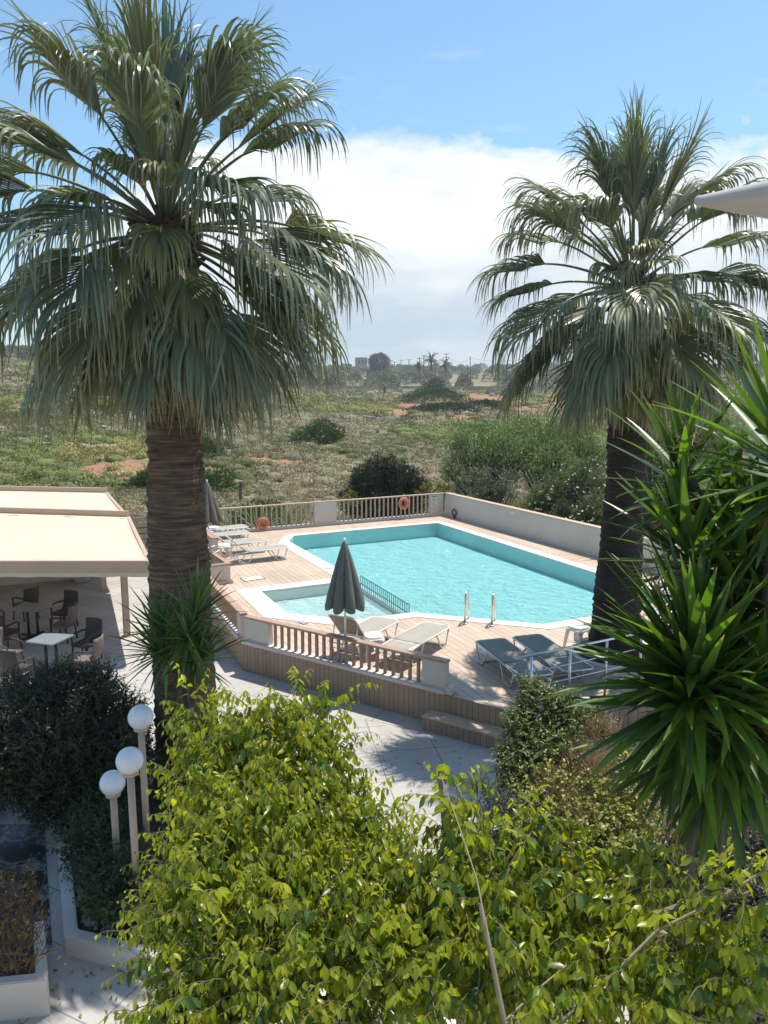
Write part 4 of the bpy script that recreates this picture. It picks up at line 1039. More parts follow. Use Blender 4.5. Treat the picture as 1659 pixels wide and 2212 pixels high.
FRONT = [dict(az=a_, el=e_, pet=p_, fan=f_, amax=46, droop=d_, hue=(h_[0] * 1.05, h_[1], h_[2] * .75), tip=t_) for a_, e_, p_, f_, d_, h_, t_ in ((-95, -30, .75, 1.2, 1.4, (.14, .155, .085), .2), (-70, -48, .8, 1.25, 1.0, (.10, .125, .075), .25), (-115, -55, .8, 1.3, 1.0, (.115, .138, .078), .3), (-88, -68, .7, 1.2, .8, (.16, .16, .08), .4), (-135, -40, .9, 1.3, 1.2, (.10, .125, .075), .25), (-45, -45, .9, 1.3, 1.2, (.115, .138, .078), .25), (-60, -72, .8, 1.2, .6, (.15, .15, .08), .5), (-105, -10, .7, 1.1, 1.6, (.15, .165, .09), .12), (-78, 5, .6, 1.05, 2.2, (.155, .17, .09), .1), (-120, 22, .75, 1.1, 2.2, (.14, .155, .085), .1), (-50, 18, .8, 1.15, 2.2, (.13, .15, .08), .1), (-98, 38, .55, 1.0, 2.0, (.16, .175, .095), .08), (-62, -22, .7, 1.15, 1.6, (.12, .14, .078), .2), (-140, -5, .9, 1.2, 2.0, (.12, .14, .078), .15), (-30, -12, 1.0, 1.3, 1.8, (.12, .14, .078), .2))]
fr_l = crown(11, T1, FRONT + [
    dict(az=80, el=84, pet=1.05, fan=1.45, amax=30, droop=.12, hue=(.085, .115, .07), tip=.04),
    dict(az=140, el=72, pet=1.05, fan=1.5, amax=30, droop=.2, hue=(.085, .115, .07), tip=.04),
    dict(az=12, el=52, pet=1.15, fan=1.45, amax=42, droop=.45, hue=gl, tip=.05), dict(az=-8, el=12, pet=1.35, fan=1.35, amax=62, droop=1.0, hue=(.14, .155, .085), tip=.08),
    dict(az=168, el=42, pet=1.2, fan=1.4, amax=50, droop=.8, hue=gl, tip=.06), dict(az=-92, el=58, pet=.95, fan=1.15, amax=52, droop=1.3, hue=(.15, .165, .09), tip=.05),
    dict(az=-75, el=30, pet=.7, fan=1.0, amax=75, droop=1.3, hue=(.15, .165, .09), tip=.05),
    dict(az=-20, el=-28, pet=1.2, fan=1.35, amax=60, droop=.7, hue=gl, tip=.25), dict(az=-35, el=-8, pet=1.0, fan=1.25, amax=75, droop=1.0, hue=(.085, .115, .07), tip=.12)])
palm('tall fan palm on the left with a thick brown trunk rising from the planting bed', (-2.62, 9.72, .10), (-2.62, 9.62, 7.42), .385, .315, fr_l, 3, 1.0)
fr_r = crown(23, T1, FRONT + [
    dict(az=95, el=84, pet=.95, fan=1.35, amax=26, droop=.35, hue=gl, tip=.05), dict(az=60, el=66, pet=1.0, fan=1.3, amax=34, droop=.4, hue=gl, tip=.05), dict(az=20, el=58, pet=1.1, fan=1.35, amax=36, droop=.4, hue=gl, tip=.05),
    dict(az=172, el=48, pet=1.0, fan=1.3, amax=48, droop=.7, hue=gl, tip=.06), dict(az=182, el=14, pet=1.2, fan=1.3, amax=60, droop=1.2, hue=(.14, .155, .085), tip=.06),
    dict(az=-95, el=25, pet=.7, fan=1.0, amax=80, droop=1.3, hue=(.14, .155, .085), tip=.05), dict(az=200, el=-22, pet=1.15, fan=1.45, amax=66, droop=.7, hue=(.085, .11, .07), tip=.12), dict(az=215, el=-42, pet=1.1, fan=1.4, amax=60, droop=.5, hue=(.085, .11, .07), tip=.12)])
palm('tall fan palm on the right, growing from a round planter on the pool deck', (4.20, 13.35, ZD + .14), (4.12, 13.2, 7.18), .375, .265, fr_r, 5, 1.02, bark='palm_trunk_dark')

# ================================================================== BROADLEAF TREES AND SHRUBS
def twiggy(npm_l, npm_t, blobs, dens, ll, lw, cols, wts, tl=.28, nl=11, weep=.6, twc=(.23, .20, .12), up=.5, seed=0, young=None, shape='oval', lean=None, rlo=.75):
    """blobs: (centre, radii); twigs start in the outer shell of each blob and carry alternate leaves"""
    r = np.random.default_rng(seed)
    for c, R in blobs:
        c = np.array(c); R = np.array(R if hasattr(R, '__len__') else (R, R, R * .9), float)
        n = max(3, int(dens * (R[0] * R[1] + R[0] * R[2] + R[1] * R[2]) * 4.2))
        d = unit(r.normal(0, 1, (n, 3))); k = r.uniform(.25, 1.0, n) ** .45 * blobs_r(d, .2, int(r.integers(1e6)))
        base = c + d * R * k[:, None] * .88
        td = unit(d * .8 + np.array((0, 0, up)) + r.normal(0, .45, (n, 3))); p = base.copy(); q = [p.copy()]; ds = [td.copy()]
        L = tl * r.uniform(.6, 1.35, n)
        for i in range(nl):
            td = unit(td + np.array((0, 0, -weep * 2.2 / nl)) * (i / nl + .2) + r.normal(0, .10, (n, 3))); p = p + td * (L / nl)[:, None]; q.append(p.copy()); ds.append(td.copy())
        q = np.stack(q, 1); ds = np.stack(ds, 1)
        # twig ribbons
        w = .0028 * np.linspace(1.2, .5, nl + 1)[None, :, None]; s = unit(np.cross(ds, np.array((.3, .9, .2)))) * w; s2 = unit(np.cross(ds, s)) * w
        for ss in (s, s2):
            V = np.stack([q - ss, q + ss], 2).reshape(-1, 3); idx = np.arange(n * (nl + 1) * 2).reshape(n, nl + 1, 2)
            F = np.stack([idx[:, :-1, 0], idx[:, :-1, 1], idx[:, 1:, 1], idx[:, 1:, 0]], -1).reshape(-1, 4); npm_t.add(V, F, twc)
        hue = pick(cols, n, wts, .12)
        for i in range(1, nl + 1):
            sgn = 1 if i % 2 else -1
            sd_ = unit(np.cross(ds[:, i], np.array((0, 0, 1.0))) + r.normal(0, .25, (n, 3)))
            ld_ = unit(ds[:, i] * .55 + sd_ * sgn * .8 + np.array((0, 0, -weep * 1.6)) + r.normal(0, .25, (n, 3)))
            fr_ = i / nl; sz = r.uniform(.65, 1.15, n) * (1.05 - .45 * fr_ ** 3)
            cc = hue * r.uniform(.82, 1.18, (n, 1))
            if young is not None:
                yk = (np.clip(fr_ - .45, 0, 1) / .55 * r.uniform(.2, 1.0, n))[:, None]; cc = cc * (1 - yk) + np.array(young) * yk
            npm_l.leaf(q[:, i], ld_, ll * sz, lw * sz, cc, up=np.array((0, 0, 1.0)) + d * .5 + r.normal(0, .45, (n, 3)), shape=shape)
def limbs(npm, root_p, tips, r0, col, seed=0, sag=.15, rt=.012):
    r = np.random.default_rng(seed); root_p = np.array(root_p, float)
    for t in tips:
        t = np.array(t, float); n = 9; ts = np.linspace(0, 1, n)[:, None]; mid = (root_p + t) / 2 + np.array((0, 0, 1)) * sag * np.linalg.norm(t - root_p) + r.normal(0, .05, 3)
        pts = (1 - ts) ** 2 * root_p + 2 * ts * (1 - ts) * mid + ts ** 2 * t + r.normal(0, .008, (n, 3)) * (ts * (1 - ts) * 4)
        npm.tube(pts, r0 + (rt - r0) * np.linspace(0, 1, n) ** .7, col, 8)
def PB(x, y, dep, R): return (tuple(PD(x, y, dep)), R)

FIC = [(.21, .26, .014), (.27, .31, .016), (.11, .18, .018), (.06, .12, .028), (.36, .35, .02)]
def ficus(label, base, blobs, seed, dens, ll=.098, lw=.046, wts=(.30, .27, .2, .12, .11), extra_limbs=(), young=(.36, .36, .03)):
    root = thing('ficus_tree', label, 'tree', base, group='leafy ficus trees in front')
    tw = NPM(); lv = NPM()
    twiggy(lv, tw, blobs, dens, ll, lw, FIC, np.array(wts) / sum(wts), seed=seed, young=young, weep=.75)
    lv.build('foliage', 'ficus_leaf', root)
    fork = np.array(base) + np.array((0, 0, 1.1)); limbs(tw, fork, [b[0] for b in blobs], .045, (.27, .22, .15), seed)
    tw.build('twigs', 'twig', root)
    m = NPM(); m.tube([np.array(base), np.array(base) + (.03, .02, .6), fork], (.085, .07, .06), (.3, .25, .18), 12); m.build('trunk', 'bark', root)
    for lab, pts, rs in extra_limbs:
        q = NPM(); q.tube([np.array(PD(*p)) for p in pts], rs, (.42, .34, .22), 10); q.build('branch', 'bark_pale', root, True)
    return root
bl = [PB(560, 1625, 5.7, .36), PB(465, 1608, 5.8, .25), PB(505, 1568, 5.8, .12), PB(430, 1543, 5.8, .09), PB(585, 1583, 5.75, .16), PB(600, 1528, 5.7, .07), PB(705, 1620, 5.6, .17), PB(708, 1598, 5.6, .09), PB(712, 1528, 5.6, .10), PB(640, 1518, 5.7, .10), PB(540, 1528, 5.75, .10), PB(415, 1528, 5.8, .08), PB(660, 1690, 5.4, .38),
      PB(780, 1783, 5.2, .22), PB(830, 1838, 5.1, .13), PB(470, 1700, 5.4, .30), PB(488, 1790, 5.1, .30), PB(600, 1820, 5.0, .48), PB(448, 1900, 4.8, .30), PB(760, 1918, 4.9, .42), PB(500, 1960, 4.6, .45),
      PB(393, 1990, 4.7, .20), PB(680, 2010, 4.5, .50), PB(428, 2080, 4.4, .28), PB(488, 2170, 4.2, .38), PB(600, 2180, 4.2, .5), PB(378, 2190, 4.3, .18), PB(800, 2110, 4.3, .45), PB(860, 1960, 4.6, .25)]
ficus('dense bright green ficus tree filling the bottom centre-left, beside the globe lamps', (-1.25, 5.2, .12), bl, 5, 84, ll=.080, lw=.038)
br = [PB(950, 1668, 4.7, .06), PB(958, 1720, 4.65, .09), PB(985, 1790, 4.6, .15), PB(1010, 1870, 4.5, .22), PB(1110, 1880, 4.6, .25), PB(1210, 1900, 4.6, .25), PB(1150, 1800, 4.9, .12), PB(955, 1940, 4.5, .20), PB(1340, 1880, 4.7, .16), PB(1400, 1905, 4.7, .14),
      PB(900, 2040, 4.3, .28), PB(1050, 2000, 4.3, .32), PB(1180, 2000, 4.4, .30), PB(1310, 1975, 4.4, .22), PB(960, 2150, 4.1, .32), PB(1120, 2130, 4.1, .26), PB(1420, 2010, 4.2, .15), PB(1260, 2110, 4.2, .22),
      PB(1540, 1990, 4.0, .16), PB(1620, 1930, 3.9, .14), PB(1640, 2060, 3.9, .20), PB(1580, 1925, 4.0, .07), PB(1500, 2110, 4.0, .22), PB(1600, 2160, 3.9, .22), PB(1380, 2160, 4.0, .24), PB(1460, 2190, 3.9, .22), PB(1200, 2200, 3.9, .22)]
ex = [('', [(1112, 2330, 3.7), (1090, 2212, 3.75), (1064, 2080, 3.8), (1037, 1950, 3.9)], (.015, .014, .013, .012)), ('', [(1064, 2080, 3.8), (1050, 2000, 3.85), (1030, 1900, 4.0), (990, 1780, 4.3), (950, 1670, 4.5)], (.006, .005, .0045, .004, .003)),
      ('', [(1150, 2260, 3.9), (1290, 2140, 3.9), (1420, 2010, 3.95), (1540, 1950, 3.95), (1700, 1850, 3.9)], (.009, .0085, .008, .0075, .007)), ('', [(1085, 2210, 3.75), (1170, 2130, 3.9), (1230, 2080, 4.0), (1260, 2040, 4.1)], (.006, .005, .004, .003))]
ficus('looser ficus tree at the bottom right with a sawn off bare limb', (.55, 4.6, .12), br, 9, 52, ll=.092, lw=.045, wts=(.28, .22, .26, .15, .09), extra_limbs=ex)

SHG = [(.085, .13, .028), (.12, .165, .035), (.055, .09, .025), (.17, .20, .045)]
def shrub(name, label, cat, base, blobs, seed, dens, ll, lw, cols, mat='shrub_leaf', tl=.2, nl=8, weep=.1, young=None, shape='oval', core=True, up=.7, group=None, twc=(.16, .13, .09), stem_r=.02):
    root = thing(name, label, cat, tuple(base), group=group); lv = NPM(); tw = NPM()
    twiggy(lv, tw, blobs, dens * 3.2, ll, lw, cols, None, tl=tl, nl=nl, weep=weep, seed=seed, young=young, shape=shape, up=up, twc=twc)
    lv.build('foliage', mat, root); limbs(tw, base, [b[0] for b in blobs], stem_r, twc, seed, rt=.006); tw.build('stems', 'twig', root); return root
# dark shrub mass under the left palm
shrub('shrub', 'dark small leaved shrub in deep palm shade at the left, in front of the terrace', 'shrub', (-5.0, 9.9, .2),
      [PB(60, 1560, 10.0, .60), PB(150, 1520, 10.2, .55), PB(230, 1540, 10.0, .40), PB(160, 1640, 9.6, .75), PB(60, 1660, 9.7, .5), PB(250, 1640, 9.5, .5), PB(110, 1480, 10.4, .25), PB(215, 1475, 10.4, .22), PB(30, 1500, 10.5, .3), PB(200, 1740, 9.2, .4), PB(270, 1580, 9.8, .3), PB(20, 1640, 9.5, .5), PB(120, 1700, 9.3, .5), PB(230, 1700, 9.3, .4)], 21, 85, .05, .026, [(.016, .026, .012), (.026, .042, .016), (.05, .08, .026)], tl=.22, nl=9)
shrub('ground_plant', 'low leafy green plants in the planting bed behind the globe lamps', 'plant', (-3.4, 8.0, .15),
      [PB(180, 1830, 8.4, .22), PB(230, 1800, 8.5, .25), PB(215, 1900, 7.9, .25), PB(240, 1950, 7.6, .22), PB(300, 1880, 7.9, .3), PB(200, 1770, 8.8, .25)], 22, 80, .055, .032, [(.025, .05, .015), (.04, .08, .02), (.06, .12, .03)], tl=.16, nl=6)
# central shrub at the right of the yard: leafy top, dead twigs on its near side
cs = [PB(1165, 1530, 9.3, .28), PB(1150, 1490, 9.35, .12), PB(1225, 1550, 9.3, .24), PB(1120, 1570, 9.1, .18), PB(1160, 1610, 9.0, .30), PB(1120, 1660, 8.8, .24), PB(1110, 1710, 8.6, .20), PB(1280, 1570, 9.3, .2), PB(1230, 1630, 9.0, .28)]
sh = shrub('shrub', 'bushy green shrub with dead brown twigs on one side, right of the paved yard', 'shrub', (1.95, 8.7, .12), cs, 31, 80, .055, .032, SHG, tl=.18, nl=8, young=(.14, .17, .04))
dt = NPM()
twiggy(NPM(), dt, [PB(1290, 1600, 9.1, .25), PB(1250, 1660, 8.8, .30), PB(1200, 1740, 8.4, .32), PB(1300, 1700, 8.6, .3), PB(1340, 1760, 8.3, .3), PB(1260, 1800, 8.1, .32), PB(1430, 1840, 7.8, .22)], 520, .01, .01, [(.1, .1, .1)], None, tl=.24, nl=6, weep=-.1, twc=(.56, .38, .24), seed=5, up=.4)
dt.build('dead_twigs', 'twig', sh)
shrub('creeper', 'yellow green creeper scrambling over dead twigs below the bushy shrub', 'plant', (2.2, 7.9, .12),
      [PB(1190, 1690, 8.5, .18), PB(1260, 1720, 8.4, .22), PB(1340, 1700, 8.5, .22), PB(1150, 1760, 8.2, .2), PB(1230, 1800, 8.0, .3), PB(1320, 1800, 8.0, .28), PB(1380, 1780, 8.1, .22), PB(1300, 1860, 7.7, .3), PB(1390, 1860, 7.7, .22), PB(1370, 1640, 8.8, .2)], 33, 50, .06, .042, [(.22, .24, .04), (.30, .30, .05), (.13, .17, .035)], tl=.2, nl=7)
shrub('hedge', 'low bright green hedge in a sunny patch behind the tall yucca', 'hedge', (3.5, 9.6, .1),
      [PB(1360, 1650, 10.0, .28), PB(1410, 1620, 10.1, .3), PB(1460, 1640, 10.0, .32), PB(1430, 1690, 9.6, .3), PB(1500, 1660, 9.9, .3), PB(1400, 1720, 9.3, .25), PB(1350, 1600, 10.3, .15)], 34, 60, .042, .026, [(.07, .14, .02), (.10, .18, .03), (.05, .10, .02)], tl=.12, nl=6)
shrub('rosemary', 'small bluish grey needle leaved bush at the edge of the paved yard', 'plant', (.95, 7.9, .12),
      [PB(1040, 1720, 8.3, .14), PB(1080, 1750, 8.1, .16), PB(1110, 1780, 8.0, .16), PB(1065, 1790, 8.0, .16)], 35, 90, .04, .009, [(.07, .095, .085), (.10, .13, .12), (.04, .06, .05)], tl=.2, nl=11, weep=0)
# half dry plant in the corner planter
cpl = shrub('euphorbia', 'half dry brown stemmed plant with a few yellow leaves in the corner planter', 'plant', (-4.0, 5.9, .3),
      [PB(10, 1960, 7.0, .22), PB(40, 2000, 6.9, .22), PB(5, 2050, 6.8, .25), PB(60, 2060, 6.8, .16), PB(30, 1920, 7.1, .15)], 36, 26, .055, .022, [(.38, .28, .05), (.28, .20, .05), (.2, .14, .05)], tl=.2, nl=3, weep=-.2, twc=(.20, .12, .08))
dt = NPM(); twiggy(NPM(), dt, [PB(15, 1990, 6.95, .26), PB(40, 2060, 6.8, .24)], 130, .01, .01, [(.1, .1, .1)], None, tl=.3, nl=6, weep=-.3, twc=(.20, .11, .075), seed=6, up=1.6); dt.build('dry_stems', 'twig', cpl)
shrub('potted_shrub', 'dark glossy shrub growing in the pale planter box on the deck', 'shrub', (-4.5, 19.6, ZD + .5), [((-4.75, 19.6, ZD + .62), .17), ((-4.95, 19.9, ZD + .62), .2)], 37, 90, .09, .03, [(.02, .04, .015), (.03, .055, .02)], tl=.2, nl=6)
shrub('shrub', 'dark green undergrowth in the white walled planter under the tall yucca', 'shrub', (3.4, 6.2, .8), [((2.7, 5.6, .9), .35), ((3.5, 6.0, .95), .4), ((4.2, 6.3, 1.0), .4), ((3.0, 6.6, 1.1), .4), ((3.9, 7.0, 1.0), .4)], 38, 30, .07, .035, [(.02, .032, .013), (.03, .045, .02)], tl=.2, nl=6)

# ---- yuccas
def rosette(npm, c, axis, n, L, W, seed, spread=(5, 125), green=((.045, .11, .018), (.075, .16, .022), (.04, .08, .025), (.055, .12, .02)), stiff=.12, stem=.10):
    r = np.random.default_rng(seed); axis = unit(np.array(axis, float)); o = unit(np.cross(axis, (0.2, 1, .1))); o2 = np.cross(axis, o)
    for i in range(n):
        t = i / n; th = i * 2.39996 + r.normal(0, .15); ph = rad(spread[0] + (spread[1] - spread[0]) * t ** .85 + r.normal(0, 5))
        d = axis * math.cos(ph) + (o * math.cos(th) + o2 * math.sin(th)) * math.sin(ph); lim = r.choice([1, 1, 1.6, 3.2])
        l = L * r.uniform(.78, 1.1) * (.75 + .25 * math.sin(math.pi * min(1, t * 1.3 + .1))); k = 9; p = np.array(c, float) - axis * stem * t + d * .02; cen = [p.copy()]; dd = [d.copy()]
        for j in range(k):
            d = unit(d + np.array((0, 0, -1)) * stiff * lim * (.3 + t * 1.3) * (j / k) * .35); p = p + d * l / k; cen.append(p.copy()); dd.append(d.copy())
        cen = np.array(cen); dd = np.array(dd); s = unit(np.cross(dd, np.array((0, 0, 1.0)) + axis * .3 + r.normal(0, .12, 3))); u = np.cross(s, dd)
        ts = np.linspace(0, 1, k + 1); w = W * np.minimum(.55 + ts * 1.6, 1) * np.clip((1 - ts) / .62, 0, 1) ** .75 * .5 + .0008; w = w[:, None]
        A = cen - s * w + u * w * .38; B = cen.copy(); D_ = cen + s * w + u * w * .38
        V = np.stack([A, B, D_], 1).reshape(-1, 3); idx = np.arange((k + 1) * 3).reshape(k + 1, 3)
        F = np.concatenate([np.stack([idx[:-1, q], idx[:-1, q + 1], idx[1:, q + 1], idx[1:, q]], -1) for q in (0, 1)])
        col = np.array(green[r.integers(len(green))]) * r.uniform(.8, 1.25); col = np.repeat(col[None], (k + 1) * 3, 0)
        tip = np.repeat(np.clip((ts - .93) / .07, 0, 1), 3)[:, None]; col = col * (1 - tip) + np.array((.25, .17, .06)) * tip
        if t > .9 and r.uniform() < .35: col = col * .3 + np.array((.34, .25, .06)) * .7
        npm.add(V, F, col)
def yucca(name_label, base, heads, stems, L, W, seed, skirt=None, green=None, dead=(), stem=.10):
    root = thing('yucca', name_label, 'yucca', tuple(base))
    for st_ in stems:
        m = NPM(); m.tube([np.array(p) for p in st_[0]], st_[1], (.2, .16, .12), 12); m.build('trunk', 'bark', root, True)
    for i, (c, ax, n, k) in enumerate(heads):
        m = NPM(); kw = {'green': green} if green else {}; kw['stem'] = stem * k
        rosette(m, c, ax, n, L * k, W, seed + i, **kw); m.build('leaf_rosette', 'yucca_leaf', root)
    for c_, n_, l_ in dead:
        m = NPM(); rosette(m, c_, (0.05, 0, -1), n_, l_, W * .7, seed + 50, spread=(4, 38), green=((.22, .16, .09), (.16, .11, .065), (.28, .21, .12)), stiff=.3); m.build('dead_leaves', 'yucca_leaf', root)
    if skirt:
        for q in skirt:
            dt = NPM(); twiggy(NPM(), dt, [(tuple(q), .12)], 520, .01, .01, [(.1, .1, .1)], None, tl=.16, nl=6, weep=.3, twc=(.40, .30, .2), seed=seed, up=.1); dt.build('dry_flower_stalk', 'twig', root)
    return root
DY = 1.28
Yb = (2.25, 5.05, .12)
def YP(x, y, d): return PD(x, y, d * DY)
hA = YP(1500, 1385, 4.0); hB = YP(1492, 1465, 4.05); hC = YP(1475, 1010, 4.5); hD = YP(1690, 960, 4.0); hE = YP(1600, 1250, 4.4); hF = YP(1640, 1470, 4.3)
yucca('tall dark yucca with several leaf heads at the right edge, close to the camera', Yb,
      [(hA, (-.12, -.1, 1), 60, 1.0), (hB, (-.55, -.15, .55), 110, 1.12), (YP(1475, 1520, 4.1), (-.25, -.3, .2), 60, .95), (hC, (-.05, 0, 1), 62, .82), (hD, (-.25, -.1, 1), 70, 1.1), (hE, (.1, .1, 1), 70, .95), (hF, (.3, -.1, .7), 70, 1.0), (YP(1480, 1180, 4.3), (-.4, 0, 1), 50, .85),
       (YP(1600, 1560, 4.2), (-.1, -.5, -.4), 80, 1.0), (YP(1540, 1420, 4.4), (.2, .2, .6), 60, 1.0), (YP(1650, 1130, 4.5), (0, 0, 1), 60, 1.0), (YP(1570, 1100, 4.7), (-.1, .1, 1), 60, .9), (YP(1660, 1330, 4.5), (0, -.2, 1), 60, 1.0), (YP(1520, 1570, 4.3), (-.1, -.3, -.9), 50, 1.0), (YP(1560, 1660, 4.1), (-.2, -.3, -.7), 54, .9), (YP(1490, 1600, 4.15), (-.4, -.3, -.5), 50, .9)],
      [([Yb, (2.2, 5.05, 1.6), tuple(hB), tuple(hA)], (.07, .06, .055, .05)), ([(2.5, 5.3, .12), (2.55, 5.4, 2.2), tuple(hE), tuple(hC)], (.07, .06, .05, .04)), ([(2.9, 4.9, .12), (2.85, 5.0, 2.5), tuple(hF), tuple(hD)], (.07, .06, .05, .04))],
      0.92, .078, 40, [YP(1490, 1555, 4.05, ), YP(1450, 1290, 4.2), YP(1430, 1240, 4.2), YP(1490, 950, 4.4), YP(1540, 1500, 4.1)], dead=[(hB + Vector((.05, .1, -.05)), 44, .62), (hA + Vector((0, .1, 0)), 24, .5), (hF, 30, .5)], stem=.42, green=((.05, .10, .016), (.10, .19, .022), (.045, .085, .022), (.075, .145, .02)))
hh = [PD(350, 1362, 9.0), PD(424, 1325, 8.8), PD(430, 1425, 8.7), PD(345, 1410, 8.8), PD(405, 1380, 8.6)]
yb = (-2.22, 8.55, .14)
yucca('spiky green yucca with clustered leaf heads in front of the left palm trunk', yb,
      [(hh[0], (-.5, -.1, 1), 50, 1.0), (hh[1], (.25, .0, 1), 54, 1.05), (hh[2], (.5, -.2, .9), 56, 1.0), (hh[3], (-.7, -.2, .5), 50, 1.0), (hh[4], (0, -.5, .8), 46, .9)],
      [([yb, (-2.20, 8.5, 1.0), tuple(hh[2] + Vector((-.10, 0, -.15))), tuple(hh[2])], (.07, .06, .055, .04)), ([(-2.2, 8.5, 1.4), tuple(hh[0])], (.05, .03)), ([(-2.2, 8.5, 1.5), tuple(hh[1])], (.045, .03))],
      .66, .046, 60, green=((.07, .14, .028), (.10, .19, .038), (.055, .10, .035)), dead=[(hh[2], 30, .35)])
# agaves / yuccas behind the far railing
for i, (px, n) in enumerate(((568, 34), (600, 40), (640, 40), (668, 32))):
    c = on_far(px, -.1, .9); t = NPM(); rosette(t, (c.x, c.y, .45), (0, 0, 1), n, .95, .05, 80 + i, green=((.10, .13, .07), (.13, .15, .08)))
    root = thing('yucca', ('spiky pale yucca behind the far railing, right next to the orange ring', 'spiky pale yucca second from the orange ring behind the far railing', 'spiky pale yucca third from the orange ring behind the far railing', 'spiky pale yucca behind the far railing, closest to the grey panel')[i], 'yucca', (c.x, c.y, -.8), group='yuccas behind the far railing')
    t.build('leaf_rosette', 'yucca_leaf', root); m = NPM(); m.tube([(c.x, c.y, -.8), (c.x, c.y, .45)], (.08, .06), (.2, .16, .12), 8); m.build('trunk', 'bark', root)

# ================================================================== BEHIND THE POOL WALL
def feathery(label, base, blobs, seed, n, ll, lw, cols, bcol=(.10, .085, .07), group=None, name='tamarisk', cat='tree', br_r=.07, dens_in=.4):
    root = thing(name, label, cat, tuple(base), group=group); r = np.random.default_rng(seed); lv = NPM(); tw = NPM()
    for c, R in blobs:
        R = np.array(R if hasattr(R, '__len__') else (R, R, R * .8)); c = np.array(c)
        m = int(n * (R[0] * R[2]) ); nb = max(4, m // 26)
        d = unit(r.normal(0, 1, (nb, 3))); k = r.uniform(dens_in, 1, nb) * blobs_r(d, .22, seed); bc = c + d * R * k[:, None]        # small tufts
        ti = r.integers(0, nb, m); off = r.normal(0, 1, (m, 3)) * np.array((.20, .20, .17)) * R.mean() * .62
        p = bc[ti] + off; dd = unit(d[ti] * .7 + np.array((0, 0, .8)) + r.normal(0, .55, (m, 3)))
        cc = pick(cols, nb, None, .2)[ti] * r.uniform(.8, 1.2, (m, 1)); lv.leaf(p, dd, ll * r.uniform(.6, 1.3, m), lw * r.uniform(.7, 1.3, m), cc, shape='diamond')
        limbs(tw, base, list(bc[: max(3, nb // 3)]), br_r, bcol, seed, rt=.012, sag=.1)
    lv.build('foliage', 'scrub_leaf', root); tw.build('branches', 'bark_dark', root); return root
def FB(px, py, dist, R):    # blob seen at a pixel, at a ground distance
    r_ = ray(px, py); k = dist / r_[1]; return ((r_[0] * k, dist, CAM_Z + r_[2] * k), R)
def gb(px, dist):
    r_ = ray(px, 900); k = dist / r_[1]; x = r_[0] * k; return (x, dist, float(terrain_z(x, dist)) - .1)
TAM = [(.20, .28, .105), (.24, .32, .125), (.165, .235, .10)]
feathery('feathery light green tree with dark bare limbs, behind the corner of the grey pool wall', gb(1040, 36), [FB(1030, 960, 37, (1.7, 1.7, 1.2)), FB(1085, 985, 36, (1.6, 1.5, 1.3)), FB(1000, 1015, 36, (1.2, 1.2, .9)), FB(1120, 945, 38, (1.3, 1.3, 1.0))], 51, 2700, .14, .05, TAM, group='feathery trees behind the pool wall')
feathery('feathery green tree behind the grey pool wall, just left of the right palm trunk', gb(1190, 36), [FB(1180, 960, 37, (1.7, 1.7, 1.3)), FB(1240, 950, 38, (1.5, 1.5, 1.3)), FB(1200, 1010, 35, (1.4, 1.4, 1.1)), FB(1270, 985, 37, (1.2, 1.2, 1.2))], 52, 2700, .14, .05, TAM, group='feathery trees behind the pool wall')
feathery('feathery green tree showing right of the right palm trunk behind the wall', gb(1420, 34), [FB(1400, 960, 36, (1.8, 1.6, 1.4)), FB(1460, 1000, 35, (1.8, 1.6, 1.5)), FB(1540, 960, 36, (1.8, 1.6, 1.5)), FB(1500, 1060, 32, (1.6, 1.6, 1.2))], 53, 2200, .15, .055, TAM, group='feathery trees behind the pool wall')
feathery('grey twiggy half bare bush hugging the outside of the wall corner', gb(1060, 32.5), [FB(1050, 1045, 33, (1.3, 1.0, .8)), FB(1000, 1070, 32.5, (.8, .8, .5)), FB(1110, 1050, 33, (1.0, .9, .7))], 54, 1500, .12, .045, [(.15, .17, .11), (.17, .195, .115)], name='bush', cat='bush', br_r=.05)
feathery('dark green dense holly like bush behind the right half of the far railing', gb(830, 33), [FB(790, 1045, 33, (.9, .9, .85)), FB(860, 1045, 33.3, (.95, .9, .9)), FB(830, 1015, 33.6, (.9, .8, .6)), FB(900, 1060, 33, (.7, .7, .6)), FB(765, 1085, 32.6, (.7, .7, .6)), FB(860, 1090, 32.5, (1.1, .8, .6))], 55, 5200, .11, .065, [(.035, .05, .028), (.048, .066, .036), (.03, .042, .026)], name='bush', cat='bush', br_r=.05)
ol = feathery('big oleander bush with small white flowers behind the grey wall, beside the right palm trunk', gb(1220, 27), [FB(1210, 1070, 27.5, (.95, .9, .85)), FB(1265, 1055, 27, (.9, .9, .95)), FB(1170, 1095, 28, (.8, .8, .6)), FB(1290, 1110, 25.5, (.7, .7, .8)), FB(1240, 1120, 26.2, (.9, .7, .6))], 56, 6500, .13, .035, [(.14, .18, .075), (.18, .215, .095), (.10, .135, .06)], name='oleander', cat='bush', br_r=.04)
m = NPM(); r_ = np.random.default_rng(4)
for c, R in [FB(1210, 1050, 27.2, 1.0), FB(1270, 1040, 26.7, 1.0), FB(1170, 1110, 26.6, .7), FB(1255, 1125, 25.3, .7)]:
    n = 34; d = unit(r_.normal(0, 1, (n, 3))); d[:, 1] = -abs(d[:, 1]); p = np.array(c) + d * R * .85
    for q in range(4): m.leaf(p, unit(r_.normal(0, 1, (n, 3))), .055, .05, (.72, .66, .60), shape='diamond')
m.build('blossoms', 'scrub_leaf', ol)
